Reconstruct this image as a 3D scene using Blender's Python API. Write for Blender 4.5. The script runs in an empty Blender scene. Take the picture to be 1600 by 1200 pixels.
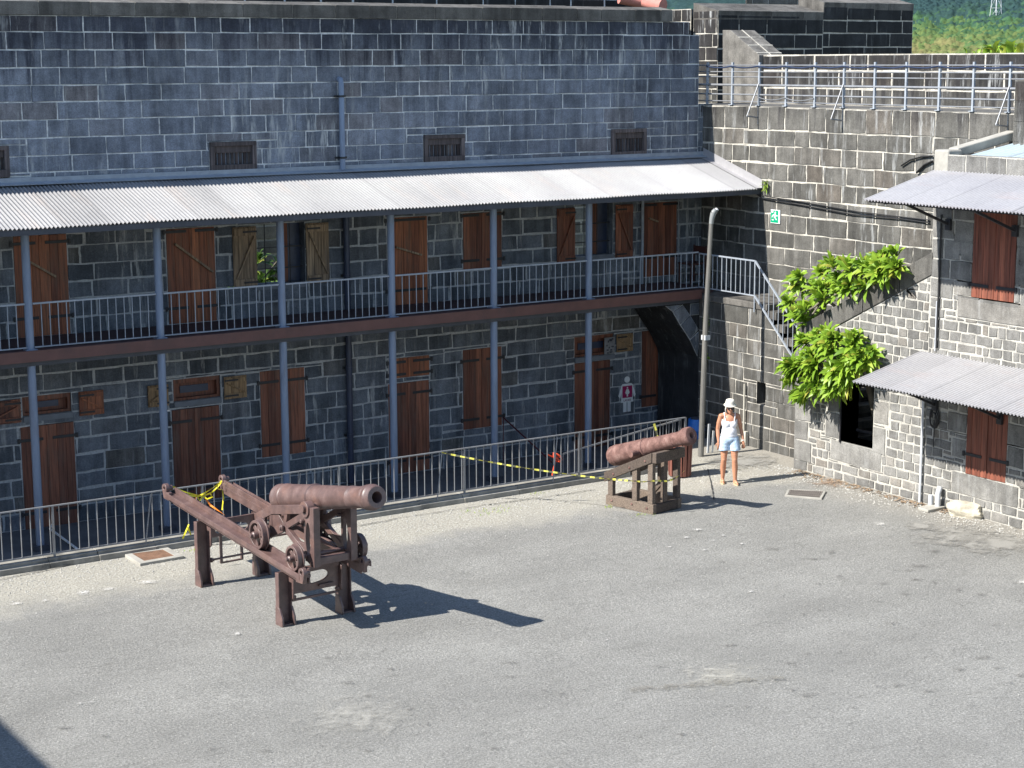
import bpy, bmesh, math, random
from mathutils import Vector, Matrix, noise
R0 = random.Random(7)
C = bpy.context.scene.collection
V = Vector

# ------------------------------------------------------------------ camera survey
CF, CYAW, CPITCH, CROLL, CH = 2831.2, .579538, .1765692, -.0039067, 8.2
_d = V((math.sin(CYAW)*math.cos(CPITCH), math.cos(CYAW)*math.cos(CPITCH), -math.sin(CPITCH)))
_r = V((math.cos(CYAW), -math.sin(CYAW), 0)); _u = _r.cross(_d)
_r, _u = _r*math.cos(CROLL)+_u*math.sin(CROLL), -_r*math.sin(CROLL)+_u*math.cos(CROLL)
CAM = V((0, 0, CH))
def ray(x, y): return _r*((x-800)/CF) - _u*((y-600)/CF) + _d
def onz(x, y, z=0.0): v = ray(x, y); return CAM + v*((z-CH)/v.z)
def ony(x, y, Y): v = ray(x, y); return CAM + v*(Y/v.y)
def onx(x, y, X): v = ray(x, y); return CAM + v*(X/v.x)

# main planes of the fort courtyard (metres)
YW, YP, YE, YF = 32.5, 30.95, 30.4, 28.45      # barracks wall, verandah posts, eave, fence
XB, XS, XF = 26.5, 25.2, 24.55                 # rampart wall, stair wall, right building facade
ZG = -.4                                       # sunken gallery floor

# ------------------------------------------------------------------ materials
class NT:
    def __init__(s, name):
        s.m = bpy.data.materials.new(name); s.m.use_nodes = True
        s.t = s.m.node_tree; s.t.nodes.clear()
        s.out = s.t.nodes.new('ShaderNodeOutputMaterial')
    def n(s, typ, props=None, **inp):
        nd = s.t.nodes.new(typ)
        for k, v in (props or {}).items(): setattr(nd, k, v)
        for k, v in inp.items():
            k = int(k[1:]) if k[0] == 'i' and k[1:].isdigit() else k.replace('_', ' ')
            if isinstance(v, bpy.types.NodeSocket): s.t.links.new(v, nd.inputs[k])
            else: nd.inputs[k].default_value = v
        return nd
    def pos(s, sc=(1, 1, 1), rot=(0, 0, 0)):
        g = s.n('ShaderNodeNewGeometry')
        return s.n('ShaderNodeMapping', None, Vector=g.outputs['Position'], Scale=sc, Rotation=rot).outputs[0]
    def noise(s, sc, scale=(1, 1, 1), detail=4, rough=.55, rot=(0, 0, 0)):
        return s.n('ShaderNodeTexNoise', None, Vector=s.pos(scale, rot), Scale=sc, Detail=detail, Roughness=rough).outputs[0]
    def ramp(s, fac, *stops):
        nd = s.n('ShaderNodeValToRGB', None, Fac=fac); e = nd.color_ramp.elements
        while len(e) < len(stops): e.new(.5)
        for k, (p, c) in enumerate(stops):
            e[k].position = p
            e[k].color = (c, c, c, 1) if isinstance(c, (int, float)) else (*c, 1)
        return nd.outputs[0]
    def mix(s, fac, a, b, mode='MIX'):
        nd = s.n('ShaderNodeMix', dict(data_type='RGBA', blend_type=mode))
        for i, v in ((0, fac), (6, a), (7, b)):
            if isinstance(v, bpy.types.NodeSocket): s.t.links.new(v, nd.inputs[i])
            elif i == 0: nd.inputs[0].default_value = v
            else: nd.inputs[i].default_value = (*v, 1) if not isinstance(v, float) else (v, v, v, 1)
        return nd.outputs[2]
    def math(s, op, a, b=0.0, clamp=False):
        nd = s.n('ShaderNodeMath', dict(operation=op, use_clamp=clamp))
        for i, v in ((0, a), (1, b)):
            if isinstance(v, bpy.types.NodeSocket): s.t.links.new(v, nd.inputs[i])
            else: nd.inputs[i].default_value = v
        return nd.outputs[0]
    def tone(s): return s.n('ShaderNodeAttribute', dict(attribute_name='tone')).outputs['Fac']
    def bump(s, h, strength=.4, dist=.01):
        return s.n('ShaderNodeBump', None, Height=h, Strength=strength, Distance=dist).outputs[0]
    def done(s, col, rough=.8, normal=None, **kw):
        b = s.n('ShaderNodeBsdfPrincipled', None, Base_Color=col if isinstance(col, bpy.types.NodeSocket) else (*col, 1), Roughness=rough, **kw)
        if normal is not None: s.t.links.new(normal, b.inputs['Normal'])
        s.t.links.new(b.outputs[0], s.out.inputs[0]); s.bsdf = b
        return s.m

def stone_mat(name, dark, light, brown, streak=.5, wash=0.0, top=None, washz=None, spec=.25):
    t = NT(name)
    c = t.ramp(t.tone(), (0, dark), (.80, light), (.90, brown), (1, light))
    c = t.mix(.75, c, t.ramp(t.noise(.7, (1, 1, 1.3), 5, .6), (.35, .68), (.65, 1.2)), 'MULTIPLY')
    c = t.mix(.8, c, t.ramp(t.noise(3.2, detail=6, rough=.7), (.3, .55), (.7, 1.3)), 'MULTIPLY')
    c = t.mix(.7, c, t.ramp(t.noise(55, detail=3), (.3, .6), (.7, 1.3)), 'MULTIPLY')
    st = t.noise(1.0, (4.5, 4.5, .28), 5, .62)
    c = t.mix(streak, c, t.ramp(st, (.36, .32), (.56, 1.0)), 'MULTIPLY')
    if top is not None:   # rain-washed black growth hanging from the wall head
        z = t.n('ShaderNodeSeparateXYZ', None, Vector=t.pos()).outputs[2]
        f = t.math('ADD', t.math('MULTIPLY', t.math('SUBTRACT', z, top), .55), t.math('MULTIPLY', t.math('SUBTRACT', st, .5), 2.6), False)
        f = t.ramp(f, (0, 0.0), (.55, 1.0))
        c = t.mix(f, c, t.mix(1.0, c, (.26, .26, .29), 'MULTIPLY'))
    if wash:              # lime run down from the joints
        w = t.ramp(t.noise(1.0, (6.5, 6.5, .8), 6, .72), (.55, 0.0), (.66, wash))
        w2 = t.ramp(t.noise(.35, (1, 1, 1.6), 3), (.42, 0.15), (.62, 1.0))
        c = t.mix(t.math('MULTIPLY', w, w2), c, (.40, .41, .41))
    h = t.noise(38, detail=5, rough=.7)
    return t.done(c, .88, t.bump(h, .55, .012), Specular_IOR_Level=spec)
def mortar_mat(name, col, dirt, lo=.42, hi=.62):
    t = NT(name)
    m = t.ramp(t.noise(2.4, (1, 1, 1.4), 6, .68), (lo, 1.0), (hi, 0.0))
    c = t.mix(m, dirt, col)
    c = t.mix(.6, c, t.ramp(t.noise(30, detail=3), (.3, .6), (.7, 1.2)), 'MULTIPLY')
    return t.done(c, .95, t.bump(t.noise(45, detail=4), .5, .01))
def plain(name, col, rough=.6, var=.25, sc=9, metallic=0.0, bump=.0, dirt=None, stretch=(1, 1, 1), spec=.5):
    t = NT(name)
    c = t.mix(1.0, col, t.ramp(t.noise(sc, stretch, 5, .65), (.25, 1-var), (.75, 1+var)), 'MULTIPLY')
    if dirt:
        c = t.mix(t.ramp(t.noise(sc*.37, stretch, 6, .7), (.52, 0.0), (.68, dirt[1])), c, dirt[0])
    n = t.bump(t.noise(sc*5, stretch, 3), bump, .01) if bump else None
    return t.done(c, rough, n, Metallic=metallic, Specular_IOR_Level=spec)
M = {}
M['stone'] = stone_mat('basalt_blocks', (.175, .195, .235), (.245, .27, .32), (.22, .21, .22), .55, 1.0, top=7.9)  # bluish base paints skylight into this shaded wall
M['mortar'] = mortar_mat('lime_mortar', (.68, .69, .69), (.24, .25, .27), .47, .68)
M['stone_low'] = stone_mat('basalt_blocks_gallery', (.10, .115, .137), (.18, .20, .232), (.14, .135, .13), .55, 1.0)  # darker, bluer copy paints in the shade beneath the verandah
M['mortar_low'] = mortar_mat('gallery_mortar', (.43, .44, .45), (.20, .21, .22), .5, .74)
M['rampart'] = stone_mat('rampart_blocks', (.09, .088, .081), (.155, .15, .138), (.145, .128, .11), .5, .7, top=6.8)
M['rampart_mortar'] = mortar_mat('rampart_mortar', (.50, .475, .42), (.17, .16, .145), .46, .70)
M['rubble'] = stone_mat('squared_rubble', (.16, .157, .15), (.24, .235, .222), (.23, .21, .185), .3, .35)
M['rubble_mortar'] = mortar_mat('rubble_mortar', (.44, .425, .385), (.26, .25, .23), .48, .75)
M['rampart_floor'] = plain('walk_paving', (.14, .135, .125), .95, .3, 3)
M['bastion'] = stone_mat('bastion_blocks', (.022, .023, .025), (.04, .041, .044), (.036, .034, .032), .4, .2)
M['cope'] = stone_mat('coping_stone', (.11, .104, .096), (.19, .18, .165), (.19, .165, .135), .6)

def wood(name, a, b, rough=.7, weather=None, st=(26, 26, 1.1)):
    t = NT(name)
    c = t.ramp(t.tone(), (0, a), (1, b))
    g = t.noise(1.0, st, 5, .7)
    c = t.mix(1.0, c, t.ramp(g, (.30, .25), (.5, .9), (.72, 1.5)), 'MULTIPLY')
    if weather:
        c = t.mix(t.ramp(t.noise(1.0, (9, 9, 1.3), 5, .7), (.5, 0.0), (.66, weather[1])), c, weather[0])
    return t.done(c, rough, t.bump(g, .5, .006))
M['door_wood'] = wood('red_stained_planks', (.20, .058, .027), (.38, .132, .058), .6, ((.12, .075, .05), .55))
M['dark_wood'] = wood('dark_brown_planks', (.11, .036, .023), (.29, .105, .058), .65, ((.13, .09, .07), .5))
M['grey_wood'] = wood('weathered_planks', (.22, .155, .10), (.36, .26, .17), .85, ((.11, .09, .075), .6))
M['tan_wood'] = wood('pale_planks', (.26, .16, .08), (.36, .24, .13), .8, ((.2, .15, .1), .5))
M['vent_wood'] = wood('rotten_vent_wood', (.028, .02, .02), (.07, .052, .05), .85, ((.22, .2, .19), .35))
M['vent_frame'] = wood('grey_vent_frame', (.085, .068, .066), (.17, .14, .135), .85, ((.04, .03, .03), .6))
M['iron'] = plain('black_iron', (.022, .022, .026), .55, .3)
M['post'] = plain('blue_grey_paint', (.19, .24, .33), .45, .18, 4, dirt=((.14, .15, .18), .6), stretch=(3, 3, .5))
M['navy_pipe'] = plain('navy_pipe_paint', (.03, .042, .08), .4, .3, 4)
M['rail'] = plain('galvanised_rail', (.25, .26, .275), .42, .2, 6, .3, dirt=((.25, .2, .17), .35))
M['upper_rail'] = plain('grey_rail_paint', (.29, .32, .36), .45, .2, 6)
M['beam'] = plain('maroon_beam_paint', (.115, .052, .045), .6, .2, 3, dirt=((.07, .04, .04), .5))
M['deck'] = plain('maroon_deck_boards', (.06, .035, .038), .75, .3, 3)
M['dark_steel'] = plain('dark_steel', (.05, .055, .07), .6, .3, 3)
M['concrete'] = plain('old_concrete', (.33, .318, .285), .9, .3, 2.2, bump=.4, dirt=((.24, .225, .2), .7))
M['pave'] = plain('gallery_paving', (.11, .11, .115), .9, .35, 1.6, bump=.4, dirt=((.06, .06, .062), .6))
M['kerb'] = plain('kerb_stone', (.25, .24, .215), .9, .4, 2.5, bump=.5, dirt=((.06, .06, .055), .85))
M['white'] = plain('white_paint', (.78, .78, .77), .5, .05)
M['sill'] = plain('grey_painted_sill', (.15, .165, .19), .7, .25, 4)
M['dark'] = plain('near_black_shade', (.012, .012, .014), .9, .1)  # near-black colour paints in the darkness of openings and bores; bin liner shares it
M['blue_plastic'] = plain('blue_barrel_plastic', (.02, .16, .55), .4, .08)
M['green_sign'] = plain('green_sign_paint', (.0, .30, .15), .4, .05)
M['magenta'] = plain('magenta_sign_paint', (.33, .01, .09), .5, .05)
M['ink'] = plain('dark_lettering', (.16, .03, .08), .6, .05)
M['cable'] = plain('black_cable', (.018, .018, .02), .5, .1)
M['orange_rope'] = plain('orange_red_rope', (.75, .09, .03), .6, .15)
M['red_pole'] = plain('dark_red_pole', (.09, .016, .022), .5, .15)
M['pink'] = plain('faded_red_tile', (.42, .17, .14), .7, .2)
M['pvc_dull'] = plain('dull_lamp_metal', (.22, .23, .23), .5, .15)
M['grey_grate'] = plain('grey_drain_cover', (.17, .15, .135), .85, .25, 9)
M['pvc'] = plain('grey_pvc', (.5, .52, .55), .4, .1)
M['pole'] = plain('lamp_pole_concrete', (.125, .12, .11), .75, .3, 3, dirt=((.2, .19, .17), .5), stretch=(2, 2, .5))
M['bin_wood'] = wood('bin_slats', (.17, .06, .045), (.26, .10, .07), .6)
M['pylon'] = plain('pylon_steel', (.55, .57, .6), .5, .05, metallic=.3)
M['rock'] = plain('pale_rock', (.48, .44, .35), .95, .35, 6, bump=.8, dirt=((.26, .24, .2), .7))
M['rust_grate'] = plain('rusty_grate', (.17, .095, .06), .8, .35, 8)
M['pebble'] = plain('loose_gravel', (.40, .39, .36), .95, .4, 11)
M['worn_paint'] = plain('worn_road_paint', (.62, .61, .58), .85, .15, 6)
M['crack'] = plain('tar_joint', (.055, .054, .052), .95, .3, 4)
M['litter'] = plain('dry_leaf_litter', (.24, .17, .11), .95, .4, 14)

def roof_mat(name, a, b, rust, metal=.35):
    t = NT(name)
    c = t.mix(t.ramp(t.noise(1.0, (.55, .35, .35), 5, .6), (.35, 0.0), (.7, 1.0)), a, b)
    c = t.mix(1.0, c, t.ramp(t.tone(), (0, .62), (.55, .98), (1, 1.14)), 'MULTIPLY')
    r = t.ramp(t.noise(1.0, (2.6, .45, .6), 5, .65), (.54, 0.0), (.76, .5))
    c = t.mix(r, c, rust)
    c = t.mix(.5, c, t.ramp(t.noise(16, detail=3), (.3, .85), (.7, 1.1)), 'MULTIPLY')
    return t.done(c, .42, None, Metallic=metal)
M['roof'] = roof_mat('galvanised_roof', (.26, .26, .268), (.345, .345, .35), (.38, .32, .29), .2)
M['awning'] = roof_mat('awning_sheet', (.33, .325, .34), (.41, .405, .41), (.43, .34, .32), .1)
M['blue_roof'] = roof_mat('bluish_sheet', (.40, .50, .56), (.55, .63, .66), (.4, .42, .42))

def cannon_mat():
    t = NT('red_oxide_iron')
    n = t.noise(5, detail=6, rough=.65)
    c = t.ramp(n, (.3, (.074, .045, .042)), (.55, (.125, .077, .071)), (.75, (.175, .12, .11)))
    c = t.mix(t.ramp(t.noise(2.1, (1, 1, 2), 5), (.52, 0.0), (.72, .5)), c, (.19, .10, .075))
    c = t.mix(.6, c, t.ramp(t.noise(60, detail=3), (.3, .7), (.7, 1.2)), 'MULTIPLY')
    return t.done(c, .46, t.bump(t.noise(40, detail=5), .35, .006), Specular_IOR_Level=.75)
M['oxide'] = cannon_mat()
def cannon2_mat():
    t = NT('pitted_red_iron')
    c = t.ramp(t.noise(7, detail=6, rough=.7), (.3, (.085, .045, .039)), (.55, (.19, .105, .09)), (.75, (.28, .185, .16)))
    c = t.mix(.6, c, t.ramp(t.noise(45, detail=4), (.3, .6), (.7, 1.25)), 'MULTIPLY')
    return t.done(c, .75, t.bump(t.noise(28, detail=6, rough=.7), .7, .012), Specular_IOR_Level=.3)
M['pitted'] = cannon2_mat()
M['old_timber'] = wood('grey_timber', (.07, .052, .042), (.175, .135, .105), .9, ((.10, .08, .07), .35), (45, 45, 45))
def tape_mat():
    t = NT('yellow_black_tape')
    x = t.n('ShaderNodeAttribute', dict(attribute_name='tone')).outputs['Fac']
    return t.done(t.mix(t.ramp(x, (.49, 0.0), (.5, 1.0)), (.62, .58, .10), (.10, .10, .06)), .45)
M['tape'] = tape_mat()
def sheet_mat(name, col, sc=14, cover=.55, soft=.12, stretch=(1, 1, 1)):
    t = NT(name); g = t.n('ShaderNodeTexCoord').outputs['Generated']
    d = t.n('ShaderNodeVectorMath', dict(operation='DISTANCE'), i0=g, i1=(.5, .5, 0)).outputs['Value']
    d2 = t.n('ShaderNodeSeparateXYZ', None, Vector=g)
    dx, dy = (t.math('MULTIPLY', t.math('SUBTRACT', d2.outputs[i], .5), 2.0) for i in (0, 1))
    r = t.math('SQRT', t.math('ADD', t.math('MULTIPLY', dx, dx), t.math('MULTIPLY', dy, dy)))
    nz = t.noise(sc, stretch, 7, .72)
    f = t.math('SUBTRACT', t.math('ADD', cover, t.math('MULTIPLY', t.math('SUBTRACT', nz, .5), 2.2)), t.math('MULTIPLY', r, .75))
    a = t.ramp(f, (0, 0.0), (soft, 1.0))
    c = t.mix(.8, col, t.ramp(t.noise(60, detail=4), (.3, .7), (.7, 1.25)), 'MULTIPLY')
    b = t.n('ShaderNodeBsdfPrincipled', None, Base_Color=c, Roughness=.93, Specular_IOR_Level=.25)
    mx = t.n('ShaderNodeMixShader', None, Fac=a, i1=t.n('ShaderNodeBsdfTransparent').outputs[0], i2=b.outputs[0])
    t.t.links.new(mx.outputs[0], t.out.inputs[0]); return t.m
M['worn_paint'] = sheet_mat('worn_road_paint', (.56, .55, .52), 30, .36, .5)
M['concrete_sheet'] = sheet_mat('broken_concrete', (.27, .262, .24), 3, .62, .5)
M['dust'] = sheet_mat('pale_dust', (.42, .405, .355), 5, .46, .9)
M['faint_dust'] = sheet_mat('faint_dust', (.40, .39, .355), 4, .46, 1.0)
M['crack_soft'] = sheet_mat('dark_scuff', (.135, .13, .12), 20, .33, .8)
M['silt'] = sheet_mat('trench_silt', (.19, .175, .145), 12, .36, .9, (1, 1, 1))
M['rust_silt'] = sheet_mat('reddish_silt', (.27, .19, .135), 5, .5, .8)
def ground_mat():
    t = NT('worn_asphalt')
    xyz = t.n('ShaderNodeSeparateXYZ', None, Vector=t.pos())
    c = t.ramp(t.noise(30, detail=6, rough=.85), (.30, (.09, .089, .086)), (.48, (.236, .233, .218)), (.6, (.345, .34, .318)), (.72, (.60, .588, .545)))
    c = t.mix(.8, c, t.ramp(t.noise(.4, (1, 1.5, 1), 7, .66), (.34, .80), (.66, 1.1)), 'MULTIPLY')
    c = t.mix(.9, c, t.ramp(t.noise(7, detail=5, rough=.7), (.3, .9), (.7, 1.1)), 'MULTIPLY')
    # scuffs and dark patches drawn out along the traffic direction
    c = t.mix(t.ramp(t.noise(1.0, (1.6, 6.5, 1), 9, .80, (0, 0, .18)), (.565, 0.0), (.63, .42)), c, (.15, .147, .135))
    c = t.mix(t.ramp(t.noise(1.0, (3.6, 11, 1), 8, .78, (0, 0, -.12)), (.585, 0.0), (.63, .6)), c, (.125, .122, .112))
    # pale gravel strip along the kerb
    f = t.math('ADD', xyz.outputs[1], t.math('MULTIPLY', t.noise(.9, detail=6, rough=.7), 2.6))
    g = t.ramp(t.math('SUBTRACT', f, 27.2), (.0, 0.0), (1.0, .8))
    gc = t.ramp(t.noise(26, detail=6, rough=.85), (.32, (.14, .13, .108)), (.5, (.38, .36, .305)), (.68, (.70, .675, .60)))
    c = t.mix(g, c, gc)
    # brownish silt against the right hand building
    f2 = t.math('ADD', xyz.outputs[0], t.math('MULTIPLY', t.noise(.8, detail=6, rough=.7), 2.2))
    g2 = t.ramp(t.math('SUBTRACT', f2, 24.4), (.0, 0.0), (1.0, .75))
    c = t.mix(g2, c, t.mix(.8, (.30, .28, .245), t.ramp(t.noise(18, detail=6, rough=.75), (.3, .55), (.7, 1.4)), 'MULTIPLY'))
    h = t.noise(24, detail=6, rough=.8)
    return t.done(c, .93, t.bump(h, .9, .03), Specular_IOR_Level=.25)
M['ground'] = ground_mat()
def leaf_mat(name, a, b, trans=.3):
    t = NT(name)
    c = t.ramp(t.tone(), (0, a), (.7, b), (1, (.36, .36, .06)))
    d = t.n('ShaderNodeBsdfPrincipled', None, Base_Color=c, Roughness=.42, Specular_IOR_Level=.4)
    tr = t.n('ShaderNodeBsdfTranslucent', None, Color=c)
    mx = t.n('ShaderNodeMixShader', None, Fac=trans, i1=d.outputs[0], i2=tr.outputs[0])
    t.t.links.new(mx.outputs[0], t.out.inputs[0]); return t.m
M['leaf'] = leaf_mat('frangipani_leaf', (.10, .20, .02), (.27, .42, .04))
M['leaf_dark'] = leaf_mat('inner_leaf', (.03, .08, .015), (.09, .17, .03))
M['bark'] = plain('grey_bark', (.17, .15, .12), .9, .3, 8, bump=.4)
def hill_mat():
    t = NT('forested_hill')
    c = t.ramp(t.tone(), (0, (.022, .048, .05)), (.25, (.026, .056, .048)), (.42, (.04, .09, .04)), (.66, (.085, .125, .04)), (1, (.15, .14, .06)))  # dark teal end paints cloud shadow and haze on the upper slopes
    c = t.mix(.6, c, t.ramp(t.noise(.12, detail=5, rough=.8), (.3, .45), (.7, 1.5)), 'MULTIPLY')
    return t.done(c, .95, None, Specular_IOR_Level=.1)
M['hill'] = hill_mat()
M['skin'] = plain('sunburnt_skin', (.47, .22, .13), .5, .12, 14)
M['shirt'] = plain('white_cotton', (.80, .80, .84), .85, .06, 9, bump=.3)
M['denim'] = plain('pale_denim', (.40, .52, .66), .85, .3, 22, bump=.4)
M['straw'] = plain('pale_straw_hat', (.66, .63, .56), .85, .12, 30, bump=.4)
M['hair'] = plain('silver_hair', (.55, .52, .47), .6, .25, 40)
M['sandal'] = plain('beige_sandal', (.55, .42, .26), .7, .1)

# ------------------------------------------------------------------ mesh builder
ORG = {}
class MB:
    def __init__(s): s.v = []; s.f = []; s.mi = []; s.tn = []; s.cur = 0; s.t = .5; s.M = None
    def P(s, p):
        p = V(p); return s.M @ p if s.M is not None else p
    def face(s, idx, mi=None, t=None):
        s.f.append(idx); s.mi.append(s.cur if mi is None else mi); s.tn.append(s.t if t is None else t)
    def add(s, pts, faces, **k):
        b = len(s.v); s.v += [s.P(p) for p in pts]
        for f in faces: s.face([b+i for i in f], **k)
    def poly(s, pts, **k): s.add(pts, [list(range(len(pts)))], **k)
    def box(s, x0, x1, y0, y1, z0, z1, **k):
        s.add([(x0,y0,z0),(x1,y0,z0),(x1,y1,z0),(x0,y1,z0),(x0,y0,z1),(x1,y0,z1),(x1,y1,z1),(x0,y1,z1)],
              [(0,3,2,1),(4,5,6,7),(0,1,5,4),(1,2,6,5),(2,3,7,6),(3,0,4,7)], **k)
    def bar(s, a, b, w, h, up=(0, 0, 1), **k):    # rectangular bar from a to b
        a, b = V(a), V(b); d = (b-a).normalized(); up = V(up)
        x = d.cross(up); x = x.normalized() if x.length > 1e-5 else d.orthogonal().normalized(); y = x.cross(d)
        pts = [p + x*sx*w/2 + y*sy*h/2 for p in (a, b) for sx, sy in ((-1,-1),(1,-1),(1,1),(-1,1))]
        s.add(pts, [(0,1,2,3),(7,6,5,4),(0,4,5,1),(1,5,6,2),(2,6,7,3),(3,7,4,0)], **k)
    def tube(s, pts, r, n=8, cap=True, **k):
        pts = [V(p) for p in pts]; rs = r if isinstance(r, (list, tuple)) else [r]*len(pts)
        b = len(s.v); prev = None
        for i, p in enumerate(pts):
            d = ((pts[i+1] if i+1 < len(pts) else p) - (pts[i-1] if i else p)).normalized()
            if prev is None: x = d.orthogonal().normalized()
            else: x = (prev - d*prev.dot(d)); x = x.normalized() if x.length > 1e-6 else d.orthogonal().normalized()
            prev = x; y = d.cross(x)
            for j in range(n):
                a = 2*math.pi*j/n; s.v.append(s.P(p + (x*math.cos(a)+y*math.sin(a))*rs[i]))
        for i in range(len(pts)-1):
            for j in range(n):
                s.face([b+i*n+j, b+i*n+(j+1) % n, b+(i+1)*n+(j+1) % n, b+(i+1)*n+j], **k)
        if cap:
            s.face([b+j for j in range(n)][::-1], **k); s.face([b+(len(pts)-1)*n+j for j in range(n)], **k)
    def lathe(s, prof, o, d, n=32, **k):            # prof: (distance along d, radius)
        o, d = V(o), V(d).normalized(); x = d.orthogonal().normalized(); y = d.cross(x); b = len(s.v)
        for (t, r) in prof:
            for j in range(n):
                a = 2*math.pi*j/n; s.v.append(s.P(o + d*t + (x*math.cos(a)+y*math.sin(a))*max(r, 1e-4)))
        for i in range(len(prof)-1):
            for j in range(n):
                s.face([b+i*n+j, b+i*n+(j+1) % n, b+(i+1)*n+(j+1) % n, b+(i+1)*n+j], **k)
        s.face([b+j for j in range(n)][::-1], **k); s.face([b+(len(prof)-1)*n+j for j in range(n)], **k)
    def prism(s, pts, off, **k):                    # polygon pushed by vector off
        off = V(off); n = len(pts); pts = [V(p) for p in pts]
        s.add(pts + [p+off for p in pts], [list(range(n))[::-1], list(range(n, 2*n))] + [(i, (i+1) % n, n+(i+1) % n, n+i) for i in range(n)], **k)
    def ringplate(s, outer, inner, off, **k):       # plate with a hole; same point count
        off = V(off); n = len(outer); o = [V(p) for p in outer]; i_ = [V(p) for p in inner]
        pts = o + i_ + [p+off for p in o] + [p+off for p in i_]; F = []
        for a in range(n):
            c = (a+1) % n
            F += [(a, c, n+c, n+a), (2*n+a, 3*n+a, 3*n+c, 2*n+c), (a, 2*n+a, 2*n+c, c), (n+a, n+c, 3*n+c, 3*n+a)]
        s.add(pts, F, **k)
    def build(s, name, mats, parent=None, smooth=None, bevel=0, org=None):
        if not isinstance(mats, (list, tuple)): mats = [mats]
        if parent is not None: o_ = ORG[parent.name]
        elif org is not None: o_ = V(org)
        elif s.v:
            xs = [p.x for p in s.v]; ys = [p.y for p in s.v]; zs = [p.z for p in s.v]
            o_ = V(((min(xs)+max(xs))/2, (min(ys)+max(ys))/2, min(zs)))
        else: o_ = V((0, 0, 0))
        me = bpy.data.meshes.new(name)
        me.from_pydata([tuple(p-o_) for p in s.v], [], s.f)
        for m in mats: me.materials.append(M[m] if isinstance(m, str) else m)
        me.polygons.foreach_set('material_index', s.mi)
        at = me.attributes.new('tone', 'FLOAT', 'FACE'); at.data.foreach_set('value', s.tn)
        if not getattr(s, 'noflip', False):
            bm = bmesh.new(); bm.from_mesh(me); bmesh.ops.recalc_face_normals(bm, faces=bm.faces); bm.to_mesh(me); bm.free()
        if smooth:
            me.polygons.foreach_set('use_smooth', [True]*len(me.polygons)); me.set_sharp_from_angle(angle=math.radians(smooth))
        me.update()
        o = bpy.data.objects.new(name, me); C.objects.link(o)
        if parent is not None: o.parent = parent
        else: o.location = o_
        ORG[o.name] = o_
        if bevel:
            b = o.modifiers.new('bevel', 'BEVEL'); b.width = bevel; b.segments = 2; b.limit_method = 'ANGLE'; b.angle_limit = .6
        return o
def thing(name, label, cat, loc, group=None):
    o = bpy.data.objects.new(name, None); C.objects.link(o); o.location = loc; ORG[o.name] = V(loc)
    o.empty_display_size = .2
    return tag(o, label, cat, group)
def tag(o, label=None, cat=None, group=None, kind=None):
    for k, v in (('label', label), ('category', cat), ('group', group), ('kind', kind)):
        if v: o[k] = v
    return o
def clone(o, dloc=(0, 0, 0), parent=None):
    c = o.copy(); C.objects.link(c); c.parent = parent if parent is not None else o.parent
    c.location = V(o.location)+V(dloc); ORG[c.name] = ORG[o.name]; return c
def frame(o, U, N):                                 # wall frame: u along the wall, v up, d outwards
    o, U, N = V(o), V(U), V(N)
    return Matrix(((U.x, 0, N.x, o.x), (U.y, 0, N.y, o.y), (U.z, 1, N.z, o.z), (0, 0, 0, 1)))
FW = frame((0, YW, 0), (1, 0, 0), (0, -1, 0))       # barracks wall   u = x
FX = frame((XF, 0, 0), (0, -1, 0), (-1, 0, 0))      # right facade    u = -y
FB = frame((XB, 0, 0), (0, -1, 0), (-1, 0, 0))      # rampart wall    u = -y

# ------------------------------------------------------------------ block walls
def clip_half(poly, a, b, c):
    out = []
    for i in range(len(poly)):
        p, q = poly[i], poly[(i+1) % len(poly)]
        fp, fq = a*p[0]+b*p[1]+c, a*q[0]+b*q[1]+c
        if fp >= 0: out.append(p)
        if fp*fq < 0:
            t = fp/(fp-fq); out.append((p[0]+(q[0]-p[0])*t, p[1]+(q[1]-p[1])*t))
    return out
def parea(p): return .5*abs(sum(p[i][0]*p[(i+1) % len(p)][1]-p[(i+1) % len(p)][0]*p[i][1] for i in range(len(p))))
def inset(poly, j):
    n = len(poly); s = sum(poly[i][0]*poly[(i+1) % n][1]-poly[(i+1) % n][0]*poly[i][1] for i in range(n))
    if s < 0: poly = poly[::-1]
    L = []
    for i in range(n):
        p, q = poly[i], poly[(i+1) % n]; dx, dy = q[0]-p[0], q[1]-p[1]; l = math.hypot(dx, dy)
        if l < 1e-6: return None
        a, b = -dy/l, dx/l; L.append((a, b, -(a*p[0]+b*p[1])-j))
    out = []
    for i in range(n):
        a1, b1, c1 = L[i-1]; a2, b2, c2 = L[i]; D = a1*b2-a2*b1
        if abs(D) < 1e-4: return None
        out.append(((b1*c2-b2*c1)/D, (c1*a2-c2*a1)/D))
    return out if parea(out) < parea(poly) else None
def sub_rect(r, h):
    u0, v0, u1, v1 = r; a0, b0, a1, b1 = h
    if a0 >= u1 or a1 <= u0 or b0 >= v1 or b1 <= v0: return [r]
    out = []
    if v0 < b0: out.append((u0, v0, u1, b0))
    if v1 > b1: out.append((u0, b1, u1, v1))
    lo, hi = max(v0, b0), min(v1, b1)
    if u0 < a0: out.append((u0, lo, a0, hi))
    if u1 > a1: out.append((a1, lo, u1, hi))
    return out
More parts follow.
